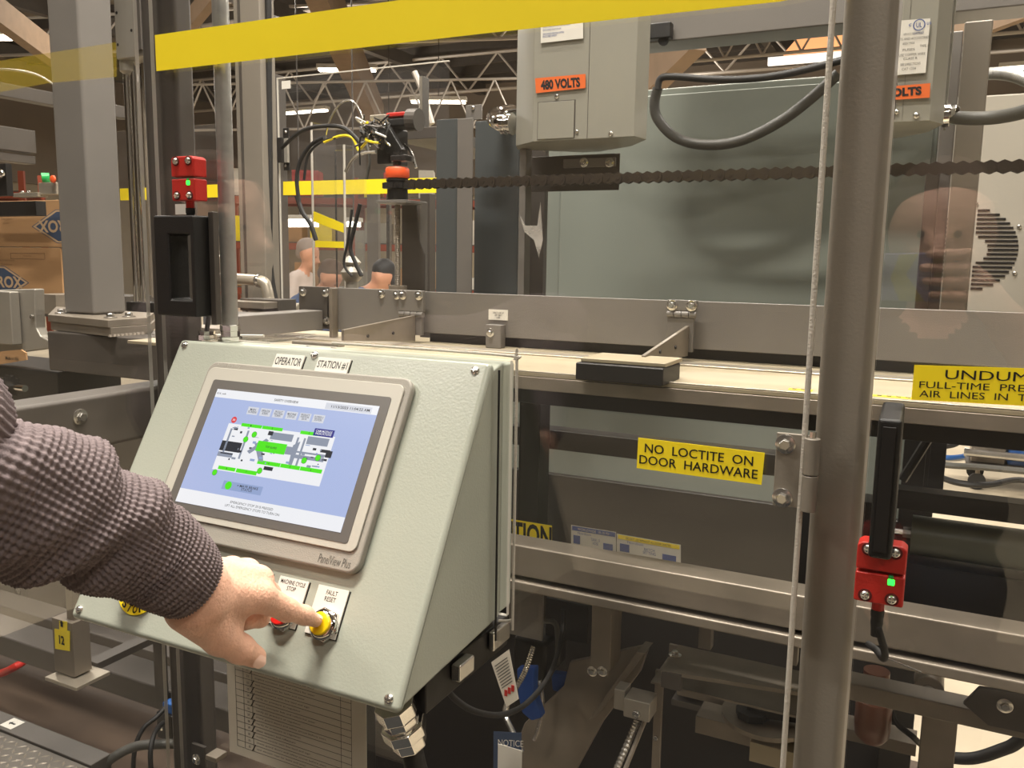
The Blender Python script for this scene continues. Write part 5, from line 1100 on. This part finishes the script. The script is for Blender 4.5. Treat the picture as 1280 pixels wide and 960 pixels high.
bx('left_wall', 'acrylic_far', cg_, x0, x0+.006, 2.3, 2.42, z0, zl_, 0); bx('right_wall', 'acrylic_far', cg_, x1-.006, x1, 2.3, 2.42, z0, z1, 0); bx('back_wall', 'acrylic_far', cg_, x0+.006, x1-.006, 2.41, 2.416, z0, z1, 0); bx('front_wall', 'acrylic_far', cg_, x0+.006, x1-.006, 2.3, 2.306, z0, z1, 0)
for x in (x0, x1): MB().cyl((x, 2.299, z0), (x, 2.299, zl_ if x == x0 else z1), .004, 8).build('bright_edge', 'acrylic_bead', cg_)
for pts in (((392, 264), (430, 280), (430, 291), (392, 277)), ((394, 301), (430, 302), (430, 310), (394, 309))):
    a = [at(x, y, 2.298) for x, y in pts]; MB().prism([(q.x, q.z) for q in a], 1, 2.2975, 2.2985).build('yellow_stripe', 'yellow_tape', cg_)
# tool head
th = thing('robot_tool', 'black robot tool head wrapped in coloured wires above the orange collar', 'robot', tuple(at(478, 200, 2.0)))
pbox('body', 'black_metal', th, 470, 158, 488, 205, 2.0, .09, .006)
a = [at(x, y, 2.0) for x, y in ((476, 160), (490, 158), (508, 188), (500, 195), (488, 192))]; MB().prism([(q.x, q.z) for q in a], 1, 1.98, 1.999).build('slanted_cover', 'black_plastic', th, .003)
pbox('red_cover', 'red_plastic', th, 482, 140, 506, 146, 2.0, .07, .004); pbox('motor', 'black_plastic', th, 484, 147, 507, 158, 2.0, .07, .006); MB().cyl(at(512, 150, 2.02), at(524, 150, 2.02), .03, 18).build('drive_cap', 'dark_paint', th)
pbox('manifold', 'bright_steel', th, 462, 143, 482, 150, 1.99, .05, .003); pbox('fork', 'dark_paint', th, 490, 193, 505, 200, 1.99, .05)
rw = random.Random(7)
for i in range(26):
    m = rw.choice(['rubber', 'rubber', 'yellow_vinyl', 'white_label', 'rubber', 'zinc', 'black_metal', 'dark_paint']); x, y = rw.uniform(456, 480), rw.uniform(146, 170)
    pts = [at(x+rw.uniform(-14, 10), y+rw.uniform(-8, 8)+k*rw.uniform(3, 12), 1.95+rw.uniform(-.04, .04)) for k in range(4)]
    MB().tube(pts, rw.uniform(.0018, .004), 6, 5).build('wire', m, th, 0, True)
for pts, r, m in (((((405, 180), (412, 150), (425, 130), (440, 126), (450, 140), (458, 165))), .003, 'zinc'), (((352, 185), (375, 165), (400, 158), (430, 160), (452, 180)), .006, 'rubber'), (((405, 178), (425, 170), (440, 172), (448, 188)), .004, 'yellow_vinyl'),
                  (((375, 260), (371, 225), (376, 200), (390, 180), (405, 172)), .006, 'rubber'), (((432, 215), (440, 200), (452, 192), (470, 190)), .005, 'zinc'), (((380, 225), (385, 195), (400, 178), (420, 172)), .004, 'rubber'),
                  (((371, 245), (378, 265), (388, 280), (395, 300)), .007, 'rubber'), (((450, 255), (443, 285), (438, 310), (445, 330), (452, 345)), .006, 'rubber'), (((505, 180), (514, 190), (520, 210)), .004, 'zinc'), (((458, 180), (462, 200), (460, 215), (458, 224)), .004, 'grey_hose'), (((440, 262), (435, 300), (430, 330), (440, 345)), .004, 'rubber')):
    o = MB().tube([at(x, y, 2.05) for x, y in pts], r, 8).build('hose', m, th, 0, True)
tag(pbox('cross_beam', 'dark_paint', None, 490, 160, 545, 174, 2.13, .50), 'dark horizontal arm joining the tool head to the shields', 'arm')
for i, (x0, x1, y0, y1, Y, m, s) in enumerate(((459, 473, 243, 372, 7.8, 'steel_paint', 'grey steel upright left of the lifting screw below the yellow tape'), (483, 487, 243, 372, 7.6, 'zinc', 'slim bright rod left of the lifting screw'), (525, 537, 242, 372, 2.6, 'dark_paint', 'dark upright between the lifting screw and folded shield'),
                        (444, 454, 288, 372, 7.8, 'enclosure_grey', 'short pale steel upright behind the hanging black hoses'), (524, 528, 95, 175, 2.4, 'zinc', 'slim rod standing up above the horizontal tool arm'))):
    a_ = span(x0, y0, x1, y1, Y); tag(bx('upright_bar', m, None, a_[0], a_[1], Y, Y+.04, 0 if i < 4 else at(526, 175, Y).z, a_[3]), s, 'post')
tj = tag(MB().tube([at(518, 90, 2.6), at(528, 115, 2.6), at(540, 155, 2.6)], .011, 8).build('brace', 'truss', None, 0, True), 'pale slanting brace above the horizontal tool arm', 'bar')
mb = MB(); q = at(440, 352, 2.2); mb.lathe((q.x, q.y, 0), (0, 0, 1), [(0, .06), (.02, .02), (q.z, .02), (q.z+.01, .03), (q.z+.03, .035), (q.z+.05, .02), (q.z+.06, .03), (q.z+.08, .012)], 14); tag(mb.build('fitting_cluster', 'cast_alu', None, 0, True), 'cluster of grey cast fittings behind the second guard plate', 'fitting')
# pipe and frame between the conduit and the guard plate
o = MB().tube([at(244, 347, 1.85), at(280, 348, 1.85), at(318, 350, 1.85), at(330, 353, 1.85), at(334, 363, 1.85), at(338, 378, 1.85), at(350, 384, 1.85), at(376, 386, 1.85)], .0155, 16, 8).build('steel_pipe', 'bright_steel', None, 0, True); tag(o, 'bright steel pipe bending down behind the conduit', 'pipe')
mb = MB(); c = at(322, 351, 1.85); mb.lathe(c, (1, 0, 0), [(0, .018), (.008, .02), (.014, .018)], 14); tag(mb.build('pipe_clamp', 'zinc', None, 0, True), 'shiny clamp ring on the bright steel pipe', 'clamp')
X = at(402, 400, 1.42).x; sf = thing('side_frame_beam', 'brown grey square beam leading back to the end of the short guard plate', 'beam', (X, 1.3, TZ))
bx('tube', 'steel_paint', sf, X-.05, X, 1.185, 1.425, at(402, 412, 1.42).z, at(402, 388, 1.42).z, .002)
mc = thing('mounting_plate', 'layered steel mounting plates left of the conduit above the console', 'plate', tuple(at(280, 400, 1.5)))
for i, (x0, x1, y0, y1, Y, m) in enumerate(((235, 330, 376, 384, 1.7, 'mill_steel'), (242, 345, 392, 398, 1.55, 'dark_paint'), (215, 300, 410, 415, 1.4, 'mill_steel'), (300, 348, 374, 389, 1.75, 'dark_paint'))): pbox('plate', m, mc, x0, y0, x1, y1, Y, .07)
tg = thing('clear_tray', 'clear plastic tray edge just above the console top left', 'tray', tuple(at(250, 418, 1.1)))
bx('sheet', 'acrylic', tg, at(212, 418, 1.2).x, at(330, 418, 1.2).x, 1.15, 1.35, at(250, 419, 1.2).z-.005, at(250, 419, 1.2).z, 0); MB().tube([at(211, 395, 1.15), at(212, 414, 1.15), at(217, 418, 1.15), at(330, 420, 1.15)], .0025, 6, 3).build('edge', 'acrylic_edge', tg)
wv = thing('white_valve', 'pale valve box among the fittings right of the D handle', 'valve', tuple(at(257, 345, 2.2)))
MB().cyl((at(257, 345, 2.2).x, 2.23, 0), (at(257, 345, 2.2).x, 2.23, at(257, 342, 2.2).z), .012, 10).build('stand_pipe', 'galvanised', wv); pbox('body', 'bright_steel', wv, 248, 313, 266, 342, 2.2, .06, .003)
for i in range(14):
    q = at(rw.uniform(246, 276), rw.uniform(296, 385), 2.25+rw.uniform(-.04, .04)); MB().lathe(q, (rw.uniform(-1, 1), -1, rw.uniform(-1, 1)), [(0, .011), (.012, .012), (.014, .007), (.03, .007)], 8).build('fitting', rw.choice(['chrome', 'zinc', 'black_metal', 'cast_alu', 'rack_orange']), wv)
pp_ = MB()
tag(pbox('table_bracket', 'dark_paint', None, 303, 426, 348, 432, 1.3, .03), 'flat dark bracket on the conveyor bed above the console', 'bracket')
bt = thing('bed_bolt', 'hex bolt standing on the conveyor bed above the console plates', 'bolt', (at(331, 430, 1.25).x, 1.25, TZ)); bolt(bt, (at(331, 430, 1.25).x, 1.25, TZ), (0, 0, 1), .006)
# far work area: benches, task light
wbn = thing('work_bench', 'far workbench behind the people with a bright task light', 'bench', (-5.6, 7.6, 0))
b0 = at(350, 366, 7.8); 
bx('top', 'wood_beam', wbn, b0.x-1.5, b0.x+3.5, 7.9, 8.6, .88, .93, .004)
for x in (b0.x-1.4, b0.x+3.4):
    for y in (7.95, 8.5): bx('leg', 'rack_blue', wbn, x, x+.06, y, y+.06, 0, .879, 0)
tl = thing('task_light', 'long bright task light above the pale shirted worker', 'lamp', tuple(at(370, 280, 8.2))); X0, X1, Z0, Z1 = span(348, 274, 388, 283, 8.2)
bx('housing', 'lamp_body', tl, X0, X1, 8.2, 8.4, Z1+.001, Z1+.05, .004); MB().cyl(((X0+X1)/2, 8.3, Z1+.05), ((X0+X1)/2, 8.3, ZC), .008, 6).build('hanger', 'dark_paint', tl); bx('diffuser', 'lamp_white', tl, X0+.02, X1-.02, 8.22, 8.38, Z0, Z1, .002)
tl = thing('task_light', 'short bright task light between the chute and the lifting screw', 'lamp', tuple(at(437, 282, 8.2))); X0, X1, Z0, Z1 = span(430, 277, 441, 283, 8.2)
bx('housing', 'lamp_body', tl, X0, X1, 8.2, 8.4, Z1+.001, Z1+.05, .004); MB().cyl(((X0+X1)/2, 8.3, Z1+.05), ((X0+X1)/2, 8.3, ZC), .008, 6).build('hanger', 'dark_paint', tl); bx('diffuser', 'lamp_white', tl, X0+.02, X1-.02, 8.22, 8.38, Z0, Z1, .002)
# ================================================================== people
def body_prims(o, face, lean=0.0, crouch=0.0, mats=(0, 1, 2), arms=None):
    """standing adult; o = foot point, face = heading angle, lean forward in radians; materials 0 skin, 1 shirt, 2 trousers"""
    S, T, P = mats; o = Vector(o); fw = Vector((math.cos(face), math.sin(face), 0)); sd = Vector((-fw.y, fw.x, 0)); up = Vector((0, 0, 1))
    hip = .95-crouch
    def T_(h, f=0, s=0):        # a point of the upper body, leaned about the hip
        dz = h-.95; return o+up*(hip+dz*math.cos(lean)-f*math.sin(lean))+fw*(f*math.cos(lean)+dz*math.sin(lean)-.5*crouch*.3)+sd*s
    pr = []
    for s in (-1, 1):
        a = T_(.93, 0, s*.09); k = o+up*(.5-crouch*.35)+fw*(.03+crouch*.5)+sd*(s*.1); an = o+up*.09+sd*(s*.11)-fw*.02
        pr += [(a, k, .085, .058, P), (k, an, .056, .04, P), (an-up*.04, an-up*.045+fw*.15, .04, .033, P)]
        sh_ = T_(1.43, 0, s*.17); e = arms[s][0] if arms and s in arms else T_(1.14, .06, s*.23); h = arms[s][1] if arms and s in arms else T_(.95, .2, s*.2)
        e, h = Vector(e), Vector(h)
        pr += [(sh_, e, .052, .042, T), (e, h, .042, .03, T), (h, h+(h-e).normalized()*.09, .03, .02, S)]
    pr += [(T_(.93, 0, -.05), T_(.93, 0, .05), .125, .125, P), (T_(1.1, .0, -.05), T_(1.1, 0, .05), .12, .12, T), (T_(1.3, 0, -.07), T_(1.3, 0, .07), .13, .13, T), (T_(1.42, -.01, -.1), T_(1.42, -.01, .1), .075, .075, T),
           (T_(1.46, 0), T_(1.56, .02), .058, .052, S)]
    H = [T_(h, f, s) for h, f, s in ((1.66, .02, 0), (1.60, .045, 0), (1.65, .115, 0), (1.625, .135, 0), (1.65, .01, .08), (1.65, .01, -.08), (1.70, 0, 0))]
    pr += [(H[6], H[6], .095, .095, S), (H[0], H[1], .085, .062, S), (H[2], H[3], .012, .016, S), (H[4]-up*.02, H[4]+up*.015, .016, .018, S), (H[5]-up*.02, H[5]+up*.015, .016, .018, S)]
    return pr, H, fw, sd, T_
def worker(label, o, face, lean, crouch, shirt, hair, cap=False, arms=None, vox=.017):
    t = thing('person', label, 'person', tuple(o)); pr, H, fw, sd, T_ = body_prims(o, face, lean, crouch, arms=arms)
    sdf_mesh('body', [p for p in pr], vox, .04, ['skin_b', shirt, 'jeans'], t)
    up = (T_(1.7)-T_(1.6)).normalized(); f2 = (T_(1.6, .1)-T_(1.6, 0)).normalized(); c = H[6]+up*.022-f2*.018
    sdf_mesh('cap' if cap else 'hair', [(c, c+up*.004, .1, .097, 0)]+([(c+f2*.07-up*.005, c+f2*.16-up*.02, .05, .035, 0)] if cap else [(c-f2*.04, c-f2*.045-up*.07, .075, .06, 0)]), .012, .02, [hair], t)
    for s in (-1, 1): q = T_(1.665, .098, s*.032); MB().lathe(q, f2, [(0, .008), (.005, .006)], 8).build('eye', 'lens', t)
    q = T_(1.59, .1, 0); MB().tube([q-sd*.022, q+f2*.006, q+sd*.022], .004, 6).build('mouth', 'rack_orange', t)
    return t
def under(px, py, Y, h):                                # foot point so that height h projects to the pixel
    p = at(px, py, Y); return Vector((p.x, p.y, 0)), p.z
f1, z1 = under(384, 310, 6.6, 1.68)
worker('worker in a pale long sleeved shirt with grey hair bending over the far bench', f1-Vector((.20, .05, 0)), math.radians(15), .30, max(0, 1.66-z1-.02), 'shirt_pale', 'hair_grey')
f2_, z2 = under(477, 337, 6.0, 1.68)
worker('worker in a black cap and blue shirt bent low behind the lifting screw', f2_-Vector((.45, .2, 0)), math.radians(25), .75, .02, 'shirt_blue', 'cap_black', True)
f3, z3 = under(414, 336, 5.9, 1.68)
worker('worker in a blue shirt bent low behind the clear chute', f3-Vector((.48, .04, 0)), math.radians(5), .72, .05, 'shirt_blue', 'hair_brown')
# ------------------------------------------------------------------ the operator pressing the yellow button
op = thing('person', 'person in a dark waffle knit sweater pressing the yellow button with one finger', 'person', (-1.5, .2, 0))
W = lambda x, y, d: np.array(ray(x, y, d))
tipc = np.array(PT(.0985, .2795, .0138+.0060))
tp_ = px_tip = None
wr = W(243, 732, .672)
m2, m3, m4, m5 = W(323, 745, .725), W(322, 726, .738), W(308, 716, .752), W(290, 712, .762)
p2, d2 = W(358, 762, .756), W(380, 769, .776)
prims = [
 (W(212, 708, .652), wr, .021, .0265, 0), (W(240, 722, .670), W(252, 750, .672), .020, .021, 0),
 (W(250, 722, .685), m3, .016, .0135, 0), (W(248, 738, .675), m2, .018, .0135, 0), (W(256, 720, .70), m4, .016, .0125, 0), (W(258, 722, .712), m5, .015, .0115, 0),
 (W(262, 752, .682), W(300, 756, .712), .0165, .012, 0),
 # index, extended
 (m2, p2, .0132, .0102, 0), (p2, d2, .0098, .0084, 0), (d2, tipc, .0083, .0064, 0),
 # thumb
 (W(240, 758, .672), W(276, 796, .702), .0215, .0150, 0), (W(276, 796, .702), W(300, 811, .718), .0142, .0118, 0), (W(300, 811, .718), W(319, 821, .733), .0118, .0094, 0),
 (W(266, 770, .69), W(290, 778, .71), .014, .010, 0)]
prims_curl = [
 # middle, ring and little finger curled under
 [(m3, W(336, 742, .776), .0120, .0100, 0), (W(336, 742, .776), W(325, 772, .790), .0098, .0086, 0), (W(325, 772, .790), W(303, 779, .768), .0085, .0072, 0)],
 [(m4, W(322, 738, .792), .0112, .0096, 0), (W(322, 738, .792), W(312, 764, .806), .0094, .0082, 0), (W(312, 764, .806), W(292, 772, .786), .0080, .0068, 0)],
 [(m5, W(304, 730, .800), .0104, .0086, 0), (W(304, 730, .800), W(297, 752, .812), .0082, .0072, 0), (W(297, 752, .812), W(280, 760, .795), .0070, .0062, 0)]]
sdf_mesh('hand', prims+[q for f in prims_curl for q in f], .0016, .0052, ['skin'], op)
# thumb nail and index nail, small curved plates
def nail(c, ax, nrm, L, w_):
    ax = Vector(ax).normalized(); nrm = Vector(nrm); nrm = (nrm-ax*nrm.dot(ax)).normalized(); sd = ax.cross(nrm); c = Vector(c); vs = []; n = 7; m = 7
    for i in range(n):
        for j in range(m):
            u = -1+2*i/(n-1); v = -1+2*j/(m-1); e = math.sqrt(max(0, 1-abs(u)**3.2)) if u < 0 else math.sqrt(max(0, 1-abs(u)**3.2)); vs.append(c+ax*(L*.5*u)+sd*(w_*.5*v*max(.25, e))+nrm*(-(v*max(.25, e))**2*w_*.16-u*u*.0004))
    fs = [(i*m+j, (i+1)*m+j, (i+1)*m+j+1, i*m+j+1) for i in range(n-1) for j in range(m-1)]
    return MB().add(vs, fs).build('nail', 'nail', op, 0, True)
tv = Vector(W(320, 823, .733)-W(300, 811, .718)).normalized(); tn = (-_f*.78+_u*.1+_r*.35)
tn = (tn-tv*tn.dot(tv)).normalized(); nail(Vector(W(317, 821.5, .7315))+tn*.0108, tv, tn, .0125, .0115)
iv = Vector(tipc-d2).normalized(); ind = (_u*.8-_f*.35+_r*.2); ind = (ind-iv*ind.dot(iv)).normalized(); nail(Vector(tipc)-iv*.001+ind*.0066, iv, ind, .0095, .0085)
# sweater sleeve: a knitted tube with real ribs
def sleeve():
    st = [(243, 731, .668, .0278), (236, 726, .664, .0305), (218, 712, .655, .0345), (195, 695, .645, .0365), (170, 682, .632, .0385), (140, 667, .617, .0415), (105, 650, .603, .0435), (65, 630, .588, .0480), (25, 610, .575, .0500), (-20, 590, .562, .0500), (-80, 566, .55, .0500), (-170, 540, .53, .052)]
    pts = [Vector(W(x, y, d)) for x, y, d, r in st] + [Vector((-1.02, .33, 1.40)), Vector((-1.2, .40, 1.45)), Vector((-1.33, .42, 1.45))]; rad = [s[3] for s in st]+[.058, .064, .07]
    sub = 34; P = smooth(pts, sub); R0 = smooth([Vector((r, 0, 0)) for r in rad], sub); n = 300; L = [0]
    for i in range(1, len(P)): L.append(L[-1]+(P[i]-P[i-1]).length)
    vs = []; prev = None; th = np.linspace(0, 2*np.pi, n, endpoint=False)
    A = []; RR = []
    for k in range(len(P)):
        d = (P[min(k+1, len(P)-1)]-P[max(k-1, 0)]).normalized()
        a = (_u - d*_u.dot(d)).normalized() if prev is None else (prev-d*prev.dot(d)).normalized(); prev = a; b = d.cross(a)
        r = R0[k].x; s = L[k]
        body = 1/(1+math.exp(-(s-.055)*90))                 # folds start above the cuff
        rib = .0009*np.cos(th*60); wf = .0007*np.cos(2*np.pi*s/.0046)
        fold = body*(.0042*np.sin(s*46+2.2*np.sin(th+1.0)+.8)*(.55+.45*np.cos(th-2.6)) + .0036*np.sin(s*75+3*np.cos(th*1.0)+1.2)*(.5+.5*np.sin(th+s*14)) + .0035*np.sin(2*th+s*30)+.004*np.sin(s*27-th))
        for s0, ph, sl, am, wd in ((.078, 1.4, .022, .0060, .007), (.105, 2.9, -.020, .0065, .009), (.128, .6, .025, .0060, .009), (.150, 2.1, .018, .0055, .010), (.185, 1.0, -.03, .0060, .012), (.225, 2.4, .02, .0060, .012), (.262, 1.6, .03, .0065, .012)):
            fold = fold - am*np.exp(-((s-s0-sl*np.sin(th-ph))/wd)**2)*(.55+.45*np.cos(th-ph)) + am*.5*np.exp(-((s-s0-.016-sl*np.sin(th-ph))/(wd*1.3))**2)
        fold = fold + body*.010*math.exp(-((s-.135)/.045)**2)*np.maximum(0, -np.cos(th))       # bag hanging under the wrist
        fold = fold - .002*math.exp(-((s-.058)/.010)**2)
        rr = r+rib+wf+fold
        if k < 3: rr = rr-.0015*(3-k)
        ring = np.array(P[k])[None]+np.outer(np.cos(th)*rr, np.array(a))+np.outer(np.sin(th)*rr*.92, np.array(b)); vs.append(ring)
    # turn the cuff inwards
    inner = vs[0]*.0+np.array(P[0])[None]+(vs[0]-np.array(P[0])[None])*.90; inner2 = inner+np.array(P[8]-P[0])[None]
    vs = [inner2, inner]+vs
    V = np.concatenate(vs); K = len(vs); i = np.arange(n); j = (i+1) % n
    F = np.concatenate([np.stack([k*n+i, k*n+j, (k+1)*n+j, (k+1)*n+i], 1) for k in range(K-1)])
    F = F[:, ::-1]
    me = bpy.data.meshes.new('sweater_sleeve'); me.from_pydata((V-np.array(op.location)).tolist(), [], F.tolist()); me.materials.append(MATS['knit'])
    me.polygons.foreach_set('use_smooth', [True]*len(me.polygons)); me.update(); me.validate()
    o = bpy.data.objects.new('sweater_sleeve', me); COL.objects.link(o); o.parent = op
mat('knit', '#776c6d', .95, bump=.4, bscale=900, var=.14, vscale=160, spec=.15)
sleeve()
hd_, fw_ = Vector((-1.42, .20, 0)), 0
arms = {1: ((-1.05, .34, 1.38), (-.92, .37, 1.41)), -1: None}; arms = {1: (Vector((-1.2, .40, 1.44)), Vector((-1.03, .34, 1.40)))}
pr, H, fw, sd, T_ = body_prims(hd_, 0.0, .05, 0, arms=arms)
sdf_mesh('body', pr, .014, .035, ['skin', 'knit', 'jeans'], op)
c = H[6]+Vector((-.02, 0, .025)); sdf_mesh('hair', [(c, c, .1, .1, 0), (c-Vector((.04, 0, 0)), c-Vector((.05, 0, .08)), .075, .06, 0)], .012, .02, ['hair_brown'], op)
for s in (-1, 1): q = T_(1.665, .098, s*.032); MB().lathe(q, Vector((1, 0, 0)), [(0, .008), (.005, .006)], 8).build('eye', 'lens', op)
q = T_(1.59, .1, 0); MB().tube([q-sd*.022, q+Vector((.006, 0, 0)), q+sd*.022], .004, 6).build('mouth', 'rack_orange', op)
# ------------------------------------------------------------------ the person taking the picture (seen mirrored in the right pane)
ph = thing('person', 'person in a dark shirt holding up a phone, mirrored in the right clear pane', 'person', (.28, -.38, 0))
arms = {-1: (Vector((.34, -.20, 1.22)), Vector((.17, -.07, 1.50))), 1: (Vector((-.10, -.36, 1.2)), Vector((-.10, -.14, 1.45)))}
arms = {-1: (Vector((.40, -.20, 1.25)), Vector((.235, -.08, 1.50))), 1: (Vector((-.02, -.30, 1.15)), Vector((.05, -.2, .98)))}
pr, H, fw, sd, T_ = body_prims(Vector((.16, -.40, 0)), math.radians(100), .0, 0, arms=arms)
pr = [(a, b, r0, r1, (0 if (np.linalg.norm(np.array(b)-np.array(arms[-1][1])) < .02 or np.linalg.norm(np.array(a)-np.array(arms[-1][1])) < .02) else m)) for a, b, r0, r1, m in pr]
sdf_mesh('body', pr, .012, .03, ['skin', 'shirt_dark', 'jeans'], ph)
c = H[6]+Vector((0, -.02, .03)); sdf_mesh('hair', [(c, c, .1, .1, 0), (c-Vector((0, .03, 0)), c-Vector((0, .04, .2)), .08, .06, 0), (c+Vector((.07, -.01, 0)), c+Vector((.08, -.02, -.25)), .04, .03, 0), (c+Vector((-.07, -.01, 0)), c+Vector((-.08, -.02, -.25)), .04, .03, 0)], .012, .02, ['hair_brown'], ph)
for s in (-1, 1): q = T_(1.665, .098, s*.032); MB().lathe(q, fw, [(0, .008), (.005, .006)], 8).build('eye', 'lens', ph)
q = T_(1.59, .1, 0); MB().tube([q-sd*.022, q+fw*.006, q+sd*.022], .004, 6).build('mouth', 'rack_orange', ph)
pn = thing('phone', 'phone in a lilac and yellow case held level behind the viewpoint', 'phone', (0, -.02, 1.56))
M = Matrix((_r, _u, -_f)).transposed().to_4x4(); M.translation = CAM
mb = MB(); mb.M = M; mb.prism(rr(-.018, .135, -.06, .02, .010), 2, .012, .021); pb_ = mb.build('case', 'phone_case', pn, .002)
mb = MB(); mb.M = M; mb.prism([(.045, .019), (.075, .019), (.055, -.015), (.085, -.059), (.045, -.059), (.03, -.02)], 2, .0112, .0118); mb.build('case_pattern', 'phone_yellow', pb_)
mb = MB(); mb.M = M; mb.prism([(.098, .012), (.125, .015), (.12, -.02), (.10, -.03)], 2, .0112, .0118); mb.build('case_pattern', 'phone_yellow', pb_)
mb = MB(); mb.M = M; mb.prism(rr(-.012, .024, -.022, .014, .007), 2, .0095, .0119); mb.build('camera_bump', 'phone_case', pb_)
for x, y in ((-.003, .005), (.015, .005), (.005, -.013)):
    mb = MB(); mb.M = M; mb.cyl((x, y, .0108), (x, y, .0094), .0065, 18); mb.build('lens_ring', 'lens', pb_)
def L_(x, y, z): return M @ Vector((x, y, z))
fp = []
wrp = Vector((.235, -.08, 1.50)); pc = L_(.155, -.035, .035)
fp += [(wrp, pc, .028, .026, 0), (pc, L_(.145, -.02, .034), .025, .02, 0)]
for i, (yy, xl) in enumerate(((.018, .085), (-.004, .075), (-.026, .08), (-.048, .09))):
    fp += [(L_(.15, yy-.005, .03), L_(.149, yy, .008), .0105, .0095, 0), (L_(.149, yy, .008), L_(.125, yy+.001, .002), .0092, .0085, 0), (L_(.125, yy+.001, .002), L_(xl+.01, yy+.002, .0035), .0083, .0068, 0)]
fp += [(L_(.15, -.03, .04), L_(.125, -.01, .034), .013, .010, 0), (L_(.125, -.01, .034), L_(.10, .008, .032), .0095, .0075, 0)]
sdf_mesh('right_hand', fp, .0025, .006, ['skin'], ph)
